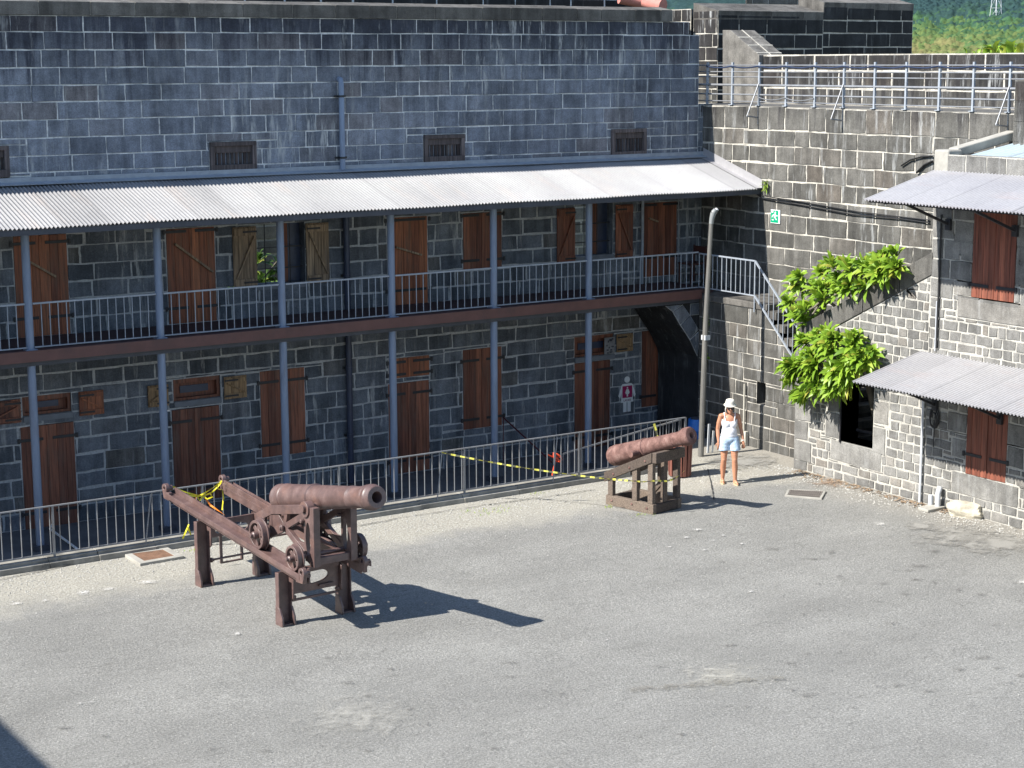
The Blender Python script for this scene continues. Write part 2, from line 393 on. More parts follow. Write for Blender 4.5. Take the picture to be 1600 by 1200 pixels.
def blocks(mb, F, u0, u1, v0, v1, row, bw, seed, holes=(), halves=(), joint=.022, depth=.014, big=(), jit=.006, reveal=.3, rows=None):
    rnd = random.Random(seed); mb.M = F; v = v0; k = 0
    cells = list(big)
    hs = list(holes) + list(big)
    while v < v1-.02:
        h = rows[k] if rows and k < len(rows) else row*rnd.uniform(.93, 1.07)
        if v+h > v1-.15: h = v1-v
        u = u0 - rnd.uniform(0, bw[1])
        while u < u1:
            w = rnd.uniform(*bw)
            if rnd.random() < .12: w *= 1.35
            r = (max(u, u0), v, min(u+w, u1), v+h)
            if r[2]-r[0] > .02:
                rs = [r]
                for hh in hs: rs = [x for q in rs for x in sub_rect(q, hh)]
                cells += [q for q in rs if q[2]-q[0] > .015 and q[3]-q[1] > .015]
            u += w
        v += h; k += 1
    for (a, b, c, d) in cells:
        poly = [(a, b), (c, b), (c, d), (a, d)]
        for hf in halves:
            poly = clip_half(poly, *hf)
            if len(poly) < 3: break
        if len(poly) < 3 or parea(poly) < 8e-4: continue
        mb.poly([(p[0], p[1], -depth) for p in poly], mi=1, t=rnd.random())
        jj = joint*rnd.uniform(.75, 1.3)/2
        q = inset(poly, jj)
        if not q or parea(q) < 1e-3: continue
        t = rnd.random(); dd = rnd.uniform(-.004, .004)
        q = [(p[0]+rnd.uniform(-jit, jit), p[1]+rnd.uniform(-jit, jit)) for p in q]
        q2 = inset(q, .006) or q
        if len(q2) != len(q): q2 = q
        if len(q) == 4 and (c-a) > .25:                 # uneven, knocked arrises
            f2 = []; f1 = []
            for i in range(4):
                j = (i+1) % 4; L_ = math.hypot(q[j][0]-q[i][0], q[j][1]-q[i][1]); m_ = 2 if L_ > .3 else 1
                f1.append(q[i]); f2.append(q2[i])
                for k_ in range(1, m_+1):
                    e = k_/(m_+1)+rnd.uniform(-.1, .1); ox, oy = rnd.uniform(-jit, jit*.8), rnd.uniform(-jit, jit*.8)
                    f1.append((q[i][0]+(q[j][0]-q[i][0])*e+ox, q[i][1]+(q[j][1]-q[i][1])*e+oy)); f2.append((q2[i][0]+(q2[j][0]-q2[i][0])*e+ox, q2[i][1]+(q2[j][1]-q2[i][1])*e+oy))
            q, q2 = f1, f2
        n = len(q)
        mb.add([(p[0], p[1], -depth-.002) for p in q] + [(p[0], p[1], dd) for p in q2],
               [list(range(n, 2*n))] + [(i, (i+1) % n, n+(i+1) % n, n+i) for i in range(n)], mi=0, t=t)
    for (a, b, c, d) in holes:                      # stone reveals
        if reveal:
            for p, q in (((a, b), (c, b)), ((c, b), (c, d)), ((c, d), (a, d)), ((a, d), (a, b))):
                mb.poly([(p[0], p[1], -depth), (q[0], q[1], -depth), (q[0], q[1], -reveal), (p[0], p[1], -reveal)], mi=0, t=.4)
    mb.M = None

# ------------------------------------------------------------------ world, sun, camera
def setup():
    sc = bpy.context.scene
    w = bpy.data.worlds.new('World'); sc.world = w; w.use_nodes = True; nt = w.node_tree; nt.nodes.clear()
    sky = nt.nodes.new('ShaderNodeTexSky'); sky.sky_type = 'NISHITA'; sky.sun_disc = False
    sd = V((1.1, -.13, -1.0)).normalized()
    sky.sun_elevation = math.asin(-sd.z); sky.sun_rotation = math.atan2(-sd.x, -sd.y) % (2*math.pi)
    sky.altitude = 50; sky.air_density = 1.0; sky.dust_density = .3; sky.ozone_density = 1.6
    bg = nt.nodes.new('ShaderNodeBackground'); bg.inputs[1].default_value = .105
    o = nt.nodes.new('ShaderNodeOutputWorld'); nt.links.new(sky.outputs[0], bg.inputs[0]); nt.links.new(bg.outputs[0], o.inputs[0])
    l = bpy.data.lights.new('sun', 'SUN'); l.energy = 4.8; l.angle = math.radians(.5); l.color = (1, .955, .88)
    lo = bpy.data.objects.new('sun', l); C.objects.link(lo); lo.rotation_mode = 'QUATERNION'
    lo.rotation_quaternion = sd.to_track_quat('-Z', 'Y'); lo.location = (-20, 10, 30)
    cd = bpy.data.cameras.new('camera'); cd.sensor_fit = 'HORIZONTAL'; cd.sensor_width = 36; cd.lens = CF/1600*36
    cd.clip_end = 6000; cd.clip_start = .1
    co = bpy.data.objects.new('camera', cd); C.objects.link(co)
    m = Matrix((_r, _u, -_d)).transposed().to_4x4(); m.translation = CAM; co.matrix_world = m
    sc.camera = co
    vs = sc.view_settings; vs.view_transform = 'Standard'; vs.look = 'None'; vs.gamma = 1; vs.exposure = 1.05
    vs.use_curve_mapping = False
setup()
# ------------------------------------------------------------------ ground
def wpx(F, x, y):                                   # picture survey of a wall: pixel -> (u, v) on that wall plane
    if F is FW: p = ony(x, y, YW); return p.x, p.z
    p = onx(x, y, {id(FX): XF, id(FB): XB}[id(F)]); return -p.y, p.z
def wrect(F, x0, x1, yt, yb):
    xc = (x0+x1)/2; yc = (yt+yb)/2
    return wpx(F, x0, yc)[0], wpx(F, xc, yb)[1], wpx(F, x1, yc)[0], wpx(F, xc, yt)[1]

def ground():
    mb = MB(); x0, x1, y0, y1, st = 3.0, 26.0, 8.0, 28.28, .2
    nx, ny = int((x1-x0)/st), int(round((y1-y0)/st)); dy = (y1-y0)/ny
    for j in range(ny+1):
        for i in range(nx+1):
            x, y = x0+i*st, y0+j*dy
            e = min(1, (y1-y)/1.0)
            mb.v.append(V((x, y, e*.016*noise.noise(V((x*.9, y*.9, 3.1))) + e*.006*noise.noise(V((x*3, y*3, 7))))))
    for j in range(ny):
        for i in range(nx):
            a = j*(nx+1)+i; mb.face([a, a+1, a+nx+2, a+nx+1])
    for (a, b, c, d) in ((-70, -40, x0, 28.28), (x0, -40, 26, y0), (26, -40, 70, 28.28), (22.85, 28.28, 26.4, 30.35)):
        mb.poly([(a, b, 0), (c, b, 0), (c, d, 0), (a, d, 0)])
    mb.poly([(22.85, 28.28, 0), (22.85, 30.35, 0), (22.85, 30.35, -.5), (22.85, 28.28, -.5)])
    mb.poly([(22.85, 30.35, 0), (26.4, 30.35, 0), (26.4, 30.35, -.5), (22.85, 30.35, -.5)])
    o = mb.build('courtyard_ground', 'ground', smooth=30, org=(0, 0, 0)); o['kind'] = 'structure'
    mb = MB(); mb.poly([(-60, 28.5, ZG), (XB, 28.5, ZG), (XB, YW+.05, ZG), (-60, YW+.05, ZG)])
    mb.build('gallery_pavement', 'pave', org=(0, 30, ZG))['kind'] = 'structure'
    mb = MB(); mb.poly([(-3000, -3000, -1), (3000, -3000, -1), (3000, 3000, -1), (-3000, 3000, -1)])
    mb.build('ground', plain('outer_earth', (.10, .12, .06), .95, .3, .05), org=(0, 0, -1))['kind'] = 'structure'
    # stepped kerb that carries the fence
    mb = MB(); x = 2.0; r = random.Random(3)
    while x < 22.84:
        xe = min(x+r.uniform(.8, 1.5), 22.85); j = r.uniform(-.012, .012); k = r.uniform(-.008, .008)
        prof = [(28.28+j, -.1), (28.28+j, .092+k), (28.355+j, .094+k), (28.355+j, .148+k), (28.60, .148), (28.60, -.6)]
        mb.prism([(x+.004, y, z) for y, z in prof], (xe-x-.008, 0, 0)); x = xe
    mb.build('kerb', 'kerb', bevel=.006)['kind'] = 'structure'
    # thin things lying on the ground, each a sheet a few mm up
    def strip(name, px, w, mat, z=.012, jit=.0):
        mb = MB(); rr = random.Random(len(px)); P = [onz(a, b) for a, b in px]; Q = []
        for a, b in zip(P, P[1:]):
            n = max(2, int((b-a).length/.18)); Q += [a.lerp(b, i/n) for i in range(n)]
        Q.append(P[-1]); L = []
        for i, p in enumerate(Q):
            d = (Q[min(i+1, len(Q)-1)]-Q[max(i-1, 0)]).normalized(); s_ = V((-d.y, d.x, 0)); o_ = rr.uniform(-jit, jit)
            ww = w*rr.uniform(.5, 1.3)/2
            L.append((p+s_*(ww+o_), p-s_*(ww-o_)))
        for (a, b), (c, d) in zip(L, L[1:]):
            mb.poly([(a.x, a.y, z), (b.x, b.y, z), (d.x, d.y, z), (c.x, c.y, z)])
        o = mb.build(name, mat, org=(0, 0, 0)); o['kind'] = 'structure'
    strip('tar_joint', ((0, 907), (60, 894), (160, 872), (230, 861), (300, 853), (360, 851), (420, 842)), .03, 'crack', .02, .02)
    strip('tar_joint', ((560, 823), (640, 808), (760, 790), (860, 776), (930, 766)), .02, 'crack', .02, .02)
    strip('tar_joint', ((832, 779), (900, 786), (976, 795)), .016, 'crack', .02, .008)
    strip('tar_joint', ((1106, 734), (1111, 757), (1115, 782)), .022, 'crack', .02, .004)
    def blot(name, cx, cy, rx, ry, n, mat, z=.022, seed=1, sh=.5):      # thin ragged sheet; its material breaks up towards the rim
        mb = MB(); c = onz(cx, cy); ex = (onz(cx+rx, cy)-c); ey = (onz(cx, cy-ry)-c); pts = []
        for i in range(24):
            a = 2*math.pi*i/24; p = c+ex*(math.cos(a)*1.25)+ey*(math.sin(a)*1.25); pts.append((p.x, p.y, z))
        mb.poly(pts); o = mb.build(name, mat, org=(0, 0, 0)); o['kind'] = 'structure'
    k = 0
    for (cx, cy, rx, ry) in ((25, 945, 16, 2.5), (70, 940, 10, 2), (130, 928, 26, 4), (170, 922, 20, 3), (232, 911, 30, 3.4), (372, 992, 14, 3),
                             (125, 1101, 10, 2), (142, 1099, 8, 1.4), (1090, 829, 14, 3), (1072, 841, 10, 2), (1045, 856, 7, 2.4), (1160, 851, 9, 2), (1115, 846, 7, 1.6),
                             (1100, 861, 9, 2.4), (1172, 926, 8, 1.6), (1376, 820, 22, 4.5), (1130, 838, 8, 1.6), (1598, 911, 14, 6), (948, 1002, 6, 1.2), (640, 1012, 5, 1)):
        k += 1; blot('paint_trace', cx, cy, rx, ry, 17, 'worn_paint', .022, k, .8)
    for (cx, cy, rx, ry, m) in ((1500, 840, 75, 16, 'concrete'), (1560, 850, 60, 22, 'concrete'), (1440, 823, 26, 8, 'concrete'), (1160, 722, 52, 12, 'concrete')):
        k += 1; blot('concrete_patch', cx, cy, rx, ry, 23, 'concrete_sheet', .012+.003*(k % 5), k, .45)
    # broken edge of an old trench, with its pale dust
    blot('dust_patch', 1130, 1058, 85, 24, 25, 'dust', .018)
    blot('dust_patch', 560, 1120, 130, 40, 25, 'faint_dust', .018)
    for i in range(6): blot('trench_scar', 1000+i*42, 1079-i*3.6, 52, 3.6-.25*i, 20, 'silt', .024+.001*i)
    blot('silt_patch', 1300, 755, 46, 9, 20, 'rust_silt', .016)
    rs = random.Random(31)
    for i in range(46):
        cx, cy = rs.uniform(1120, 1600), rs.uniform(850, 1110)
        k += 1; blot('scuff_mark', cx, cy, rs.choice((8, 12, 18, 30, 46))*rs.uniform(.7, 1.2), rs.uniform(1.0, 2.6), 15, 'crack_soft', .0205+.0002*(i % 9), k)
    for i in range(16):
        cx, cy = rs.uniform(60, 1100), rs.uniform(1000, 1190)
        k += 1; blot('scuff_mark', cx, cy, rs.choice((8, 14, 24, 36))*rs.uniform(.7, 1.2), rs.uniform(1.0, 2.4), 15, 'crack_soft', .0205+.0002*(i % 9), k)
    for (cx, cy, rx, ry) in ((1300, 864, 22, 2.5), (1420, 893, 24, 2), (1280, 914, 9, 2.4), (1310, 1022, 16, 2.4), (1262, 1023, 14, 2), (1500, 1047, 26, 1.8), (1560, 1045, 24, 1.6),
                             (610, 1047, 18, 2.2), (585, 1117, 22, 2.4), (640, 1110, 16, 2), (545, 1135, 14, 3), (665, 1133, 14, 2.8), (1255, 961, 14, 1.6), (575, 1175, 20, 2), (500, 1168, 12, 1.4)):
        k += 1; blot('scuff_mark', cx, cy, rx, ry, 15, 'crack_soft', .02, k, .8)
ground()

def gravel():
    r = random.Random(5); mb = MB()
    def stone(p, s):
        b = len(mb.v); q = [V((r.uniform(.6, 1), 0, 0)), V((-r.uniform(.6, 1), r.uniform(-.3, .3), 0)), V((0, r.uniform(.6, 1), 0)), V((0, -r.uniform(.6, 1), 0)), V((0, 0, r.uniform(.4, .8)))]
        a = r.uniform(0, 6.3); ca, sa = math.cos(a), math.sin(a)
        mb.v += [p+V((v.x*ca-v.y*sa, v.x*sa+v.y*ca, v.z))*s for v in q]
        for f in ((0, 2, 4), (2, 1, 4), (1, 3, 4), (3, 0, 4)): mb.face([b+i for i in f])
    for i in range(5200):
        y = 28.24-abs(r.gauss(0, .75)); x = r.uniform(7.5, 24.4)
        stone(V((x, y, .004)), r.choice((.008, .01, .012, .016, .022)))
    for i in range(1900):
        x = XF-.05-abs(r.gauss(0, .45)); y = r.uniform(20.5, 27.6); stone(V((x, y, .004)), r.choice((.008, .012, .016, .024)))
    for i in range(2600):
        x = r.uniform(6.5, 24); y = r.uniform(14, 27.6); stone(V((x, y, .004)), r.choice((.006, .008, .01, .012)))
    o = mb.build('gravel', 'pebble', org=(0, 0, 0)); tag(o, 'pale loose gravel strewn along the kerb and wall foot', 'gravel', kind='stuff')
    mb = MB()
    for i in range(420):
        x = XF-.06-abs(r.gauss(0, .16)); y = r.uniform(22.6, 26.8); a = r.uniform(0, 6.3); s = r.uniform(.02, .05)
        d = V((math.cos(a), math.sin(a), r.uniform(-.1, .5)))*s; e = V((-math.sin(a), math.cos(a), r.uniform(-.2, .3)))*s*.5; p = V((x, y, .02))
        mb.poly([p-d, p+e, p+d, p-e])
    o = mb.build('leaf_litter', 'litter', org=(0, 0, 0)); tag(o, 'dry brown leaf litter swept against the right wall foot', 'leaf litter', kind='stuff')
gravel()

# ------------------------------------------------------------------ joinery
def planks(mb, u0, v0, u1, v1, d0, d1, n, rnd, mi=0, gap=.004):
    w = (u1-u0)/n
    for i in range(n):
        mb.box(u0+i*w+gap/2, u0+(i+1)*w-gap/2, v0+rnd.uniform(0, .006), v1-rnd.uniform(0, .006), d0, d1+rnd.uniform(-.003, .003), mi=mi, t=rnd.random())
def strap(mb, u0, u1, v, d, mi=1, h=.055): mb.box(u0, u1, v-h/2, v+h/2, d, d+.012, mi=mi)
def double_door(F, rect, parent, mat, seed, hinges=(.08, .86), name='door', label=None, bar=None, n=3, flush=.0, leaves=2, ext=.05, meet=True):
    u0, v0, u1, v1 = rect; rnd = random.Random(seed); H = v1-v0; um = (u0+u1)/2
    mb = MB(); mb.M = F; d0, d1 = -.045+flush, flush
    cuts = [(u0, um-.006), (um+.006, u1)] if leaves == 2 else [(u0, u1)]
    for a, b in cuts:
        planks(mb, a, v0, b, v1, d0, d1, n, rnd)
    mb.box(u0, u1, v0, v1, d0-.02, d0-.004, mi=2)
    if leaves == 2 and meet: mb.box(um-.03, um+.03, v0+.01, v1-.01, d1+.001, d1+.016, t=.6)
    for h in hinges:
        y = v1-H*h
        if leaves == 2:
            strap(mb, u0-ext, um-.09, y, d1+.004); strap(mb, um+.09, u1+ext, y, d1+.004)
        else: strap(mb, u0-ext, u1-.04, y, d1+.004)
        for ue in (u0-ext, u1+ext): mb.box(ue-.02, ue+.02, y-.045, y+.045, d1+.002, d1+.03, mi=1)
    o = mb.build(name, [mat, 'iron', 'dark'], parent, bevel=.003)
    if label: o['label'] = label
    if bar:
        (a, b, c, d) = bar; mb = MB(); mb.M = F
        p, q = wpx(F, a, b), wpx(F, c, d); mb.bar((*p, d1+.035), (*q, d1+.035), .04, .075, (0, 0, 1))
        mb.build('locking_bar', 'grey_wood', o)
    return o
def braced_shutter(F, rect, parent, mat, seed, side, label=None, d=.02, name='shutter'):
    u0, v0, u1, v1 = rect; rnd = random.Random(seed); mb = MB(); mb.M = F; H = v1-v0; W = u1-u0
    planks(mb, u0, v0, u1, v1, d, d+.03, 3, rnd)
    lw = min(.14, H*.18)
    for a, b in ((v0+.03, v0+.03+lw), (v1-.03-lw, v1-.03)): mb.box(u0+.015, u1-.015, a, b, d+.032, d+.055, t=.3+.4*rnd.random())
    a, b = (V((u0+.05, v0+.05+lw, d+.044)), V((u1-.06, v1-.05-lw, d+.044)))
    if side < 0: a.x, b.x = b.x, a.x
    mb.bar(a, b, .026, .085 if H > .6 else .06, (0, 0, 1), t=rnd.random())
    ue = u0 if side < 0 else u1
    ue = u1 if side > 0 else u0
    for y in (v0+.03+lw/2, v1-.03-lw/2): mb.box(min(ue, ue-side*W*.6), max(ue, ue-side*W*.6), y-.018, y+.018, d+.056, d+.066, mi=1)
    o = mb.build(name, [mat, 'iron'], parent, bevel=.003)
    if label: o['label'] = label
    return o

# ------------------------------------------------------------------ barracks
bar = thing('barracks', 'long dark basalt barracks wall with two storeys of brown doors and shutters behind the verandah', 'building', (15, YW, ZG))
D = dict(
    D1=wrect(FW, 24, 107, 367, 525), D2=wrect(FW, 262, 337, 356, 504), W1=wrect(FW, 399, 477, 349, 443), D3=wrect(FW, 606, 668, 339, 476),
    W2=wrect(FW, 724, 784, 332, 421), W3=wrect(FW, 898, 958, 317, 399), D4=wrect(FW, 1003, 1057, 316, 431),
    A=wrect(FW, 36, 119, 663, 824), AW=wrect(FW, 35, 112, 617, 647), B=wrect(FW, 271, 345, 637, 783), BW=wrect(FW, 271, 345, 590, 624),
    CW=wrect(FW, 408, 477, 577, 711), DD=wrect(FW, 608, 671, 597, 738), DW=wrect(FW, 608, 671, 558, 589), EW=wrect(FW, 724, 784, 544, 668),
    FD=wrect(FW, 898, 953, 565, 700), FWn=wrect(FW, 898, 960, 524, 556), GW=wrect(FW, 1003, 1056, 515, 633))
vents = [wrect(FW, a, b, c, d) for a, b, c, d in ((-50, 14, 228, 278), (328, 400, 221, 268), (662, 725, 210, 254), (955, 1009, 201, 246))]
def barracks():
    zc2, zc1, zt = ony(1040, 55, YW).z, ony(1040, 34, YW).z, ony(700, 11, YW).z
    e1, e2, e3 = ony(1092, 140, YW).x, ony(1077, 45, YW).x, ony(1050, 25, YW).x
    zroof = ony(0, 290, YW).z; zwk_ = onx(1105, 163, XB).z
    mb = MB()
    blocks(mb, FW, 3, e1, zroof-.1, zc2, .312, (.44, .86), 11, holes=vents, reveal=.25)
    blocks(mb, FW, 3, e2, zc2, zc1, .31, (.45, .86), 12)
    mb.build('wall', ['stone', 'mortar'], bar)
    mb = MB(); mb.noflip = True
    hl = [D[k] for k in D]
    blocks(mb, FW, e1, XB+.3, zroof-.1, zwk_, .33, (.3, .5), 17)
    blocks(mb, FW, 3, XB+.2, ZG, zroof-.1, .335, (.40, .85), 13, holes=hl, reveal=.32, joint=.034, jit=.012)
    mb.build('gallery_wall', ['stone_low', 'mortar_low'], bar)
    # coping: dark front course, weathered top sloping back
    mb = MB(); r = random.Random(4); u = 3.0
    while u < e3-.05:
        w = r.uniform(.6, 1.15); ue = min(u+w, e3); a = r.uniform(-.006, .006)
        if e3-ue < .3: ue = e3
        mb.M = FW; g = .009
        mb.add([(u+g, zc1+.006, .03), (ue-g, zc1+.006, .03), (ue-g, zt+a, .03), (u+g, zt+a, .03), (ue-g, zt+.075+a, -.42), (u+g, zt+.075+a, -.42), (ue-g, zc1, -.42), (u+g, zc1, -.42)],
               [(0, 1, 2, 3), (3, 2, 4, 5), (1, 6, 4, 2), (0, 3, 5, 7), (5, 4, 6, 7), (0, 7, 6, 1)], t=r.random()*.6)
        u = ue
    mb.M = FW; mb.box(3, e3-.01, zc1+.01, zt-.02, -.4, .012, mi=1); mb.M = None
    mb.build('coping', ['cope', 'rampart_mortar'], bar)
    mb = MB(); mb.M = FW   # thickness of the upper wall where it stands clear
    mb.box(3, e1-.02, zroof, zc2-.01, -.6, -.05); mb.box(3, e2-.02, zc2-.02, zc1, -.6, -.05); mb.build('wall_core', 'stone', bar)
    # upper floor
    double_door(FW, D['D1'], bar, 'door_wood', 1, (.075, .815), label='reddish double door at the far left of the upper gallery', bar=(44, 408, 86, 432))
    double_door(FW, D['D2'], bar, 'door_wood', 2, (.03, .835), label='reddish double door barred by a pale diagonal plank', bar=(272, 381, 331, 424))
    double_door(FW, D['D3'], bar, 'door_wood', 3, (.03, .83), label='reddish upper door half hidden by a verandah post', bar=(617, 386, 657, 398), leaves=1, n=5)
    double_door(FW, D['D4'], bar, 'dark_wood', 4, (.03, .74), label='dark red door at the right end of the upper gallery', bar=(1013, 341, 1026, 346))
    double_door(FW, D['W2'], bar, 'dark_wood', 5, (.04, .83), name='window_shutters', label='closed brown shutters of the middle upper window')
    # open upper window with bars
    def open_window(key, lr, rr_, mats, labels, bars=3):
        u0, v0, u1, v1 = D[key]; mb = MB(); mb.M = FW
        mb.box(u0-.01, u1+.01, v0-.10, v0-.005, -.30, .03, mi=0)
        for i in range(1, bars+1): mb.tube([(u0+(u1-u0)*i/(bars+1), v0, -.14), (u0+(u1-u0)*i/(bars+1), v1, -.14)], .011, 6, mi=1)
        for k in (.25, .6): mb.box(u0, u1, v0+(v1-v0)*k-.012, v0+(v1-v0)*k+.012, -.146, -.134, mi=1)
        mb.box(u0+.58*(u1-u0), u0+.74*(u1-u0), v0, v1, -.30, -.22, mi=2)
        mb.box(u0+.74*(u1-u0), u1, v0, v1, -.34, -.24, mi=3)
        w = mb.build('window', ['sill', 'iron', 'dark_wood', 'navy_pipe'], bar); w['label'] = labels[0]
        braced_shutter(FW, lr, w, mats, hash(key) % 50 if False else 21, 1, labels[1]); braced_shutter(FW, rr_, w, mats, 22, -1, labels[2])
    open_window('W1', wrect(FW, 363, 400, 354, 449), wrect(FW, 477.5, 512.5, 348, 442), 'grey_wood',
                ('open barred upper window with pale shutters and greenery behind', 'pale weathered shutter left of the window', 'pale weathered shutter right of the window'))
    open_window('W3', wrect(FW, 869, 897, 325, 411), wrect(FW, 960.5, 987, 319.5, 403), 'dark_wood',
                ('open dark upper window near the right end', 'brown braced shutter left of the window', 'brown braced shutter right of the window'), 2)
    # lower floor
    double_door(FW, D['A'], bar, 'dark_wood', 6, (.13, .84), label='brown double door at the far left of the lower gallery')
    double_door(FW, D['B'], bar, 'dark_wood', 7, (.13, .86), label='brown double door under the window with pale shutters')
    double_door(FW, D['CW'], bar, 'dark_wood', 8, (.13, .86), name='window_shutters', label='closed brown shutters of the lower window behind a post')
    double_door(FW, D['DD'], bar, 'dark_wood', 9, (.12, .86), label='brown lower door with a pair of small shutters above')
    double_door(FW, D['EW'], bar, 'dark_wood', 10, (.14, .88), name='window_shutters', label='closed brown shutters with worn edges on the middle lower window')
    double_door(FW, D['FD'], bar, 'dark_wood', 11, (.1, .86), label='dark brown lower door left of the washroom sign')
    double_door(FW, D['GW'], bar, 'dark_wood', 12, (.86,), name='window_shutters', label='big dark shutters below the arch', n=4)
    double_door(FW, D['DW'], bar, 'door_wood', 13, (.2, .82), name='window_shutters', label='small orange brown shutters above a lower door', n=2)
    def fanlight(key, shut, lab):
        u0, v0, u1, v1 = D[key]; mb = MB(); mb.M = FW; h = v1-v0
        mb.box(u0, u1, v0-.11, v0-.004, -.2, .03, mi=0)                       # lintel / sill band
        for a, b, c, d in ((u0, u0+.06, v0, v1), (u1-.06, u1, v0, v1), (u0+.06, u1-.06, v1-.09, v1), (u0+.06, u1-.06, v0, v0+.05)): mb.box(a, b, c, d, -.14, -.06, mi=1)
        mb.box(u0+.02, u1-.02, v0+.02, v1-.02, -.22, -.18, mi=2)
        mb.box(u0+.2, u1-.2, v0+h*.3, v0+h*.62, -.178, -.16, mi=3)
        w = mb.build('window', ['sill', 'dark_wood', 'dark_wood', 'navy_pipe'], bar); w['label'] = lab
        for rect, mat, s, l in shut: braced_shutter(FW, rect, w, mat, int(rect[0]*10), s, l)
    fanlight('AW', [(wrect(FW, -12, 31.5, 625, 662), 'dark_wood', 1, 'dark red small shutter'), (wrect(FW, 122.5, 161, 610, 648), 'door_wood', -1, 'orange brown small shutter')],
             'low window over the far left lower door')
    fanlight('BW', [(wrect(FW, 230, 262, 601, 635), 'tan_wood', 1, 'pale small shutter beside the post'), (wrect(FW, 349, 384, 587, 622), 'tan_wood', -1, 'pale small shutter with tan patch')],
             'low window with pale shutters folded back')
    fanlight('FWn', [(wrect(FW, 962, 987, 521, 549), 'tan_wood', -1, 'small tan shutter')], 'low window above the dark door near the washroom sign')
    for i, (u0, v0, u1, v1) in enumerate(vents):                          # slatted timber vents under the wall head
        r = random.Random(i+30); mb = MB(); mb.M = FW; w = .085
        for a, b, c, d in ((u0, u1, v1-w, v1), (u0, u1, v0, v0+w*1.6), (u0, u0+w, v0+w*1.6, v1-w), (u1-w, u1, v0+w*1.6, v1-w)): mb.box(a, b, c, d, -.1, .045, t=r.random())
        mb.box(u0+w, u1-w, v1-w-.13, v1-w, -.1, .0, t=.1)
        f = mb.build('vent', 'vent_frame', bar, bevel=.006)
        mb = MB(); mb.M = FW; n = 9
        for k in range(n):
            a = u0+w+(u1-u0-2*w)*(k+.12)/n; b = u0+w+(u1-u0-2*w)*(k+.8)/n; mb.box(a, b, v0+w*1.6, v1-w-.13, -.06, -.03+r.uniform(-.01, .01), t=r.random())
        mb.box(u0+w, u1-w, v0+w*1.6, v1-w, -.12, -.105, t=0); mb.build('slats', 'vent_wood', f)
barracks()

# ------------------------------------------------------------------ verandah
def corrugated(name, mat, parent, P, period=.076, amp=.017, sub=8, rows=2):
    """sheet P(s,t,h): s metres across the corrugations, t 0..1 down the slope, h height offset"""
    f, L = P; n = int(L/period*sub); mb = MB(); rr = random.Random(int(L*10)); tn = [rr.random() for _ in range(97)]
    for j in range(rows+1):
        for i in range(n+1):
            s = i*period/sub; mb.v.append(V(f(s, j/rows, amp*math.sin(2*math.pi*s/period))))
    for j in range(rows):
        for i in range(n):
            a = j*(n+1)+i; mb.face([a, a+1, a+n+2, a+n+1], t=max(0, min(1, (-.35 if (i*period/sub) % .836 < .03 else 0)+(.45+.55*tn[int(i*period/sub/.836) % 97])+.42*math.sin(2*math.pi*(i+.5)/sub))))
    return mb.build(name, mat, parent, smooth=80)
ver = thing('verandah', 'two storey iron verandah with blue grey posts and a pale corrugated roof along the barracks', 'verandah', (15, YP, ZG))
zr1, ze = ony(0, 289, YW-.03).z, ony(600, 327, YE).z
zdk = ony(0, 553, YP-.15).z
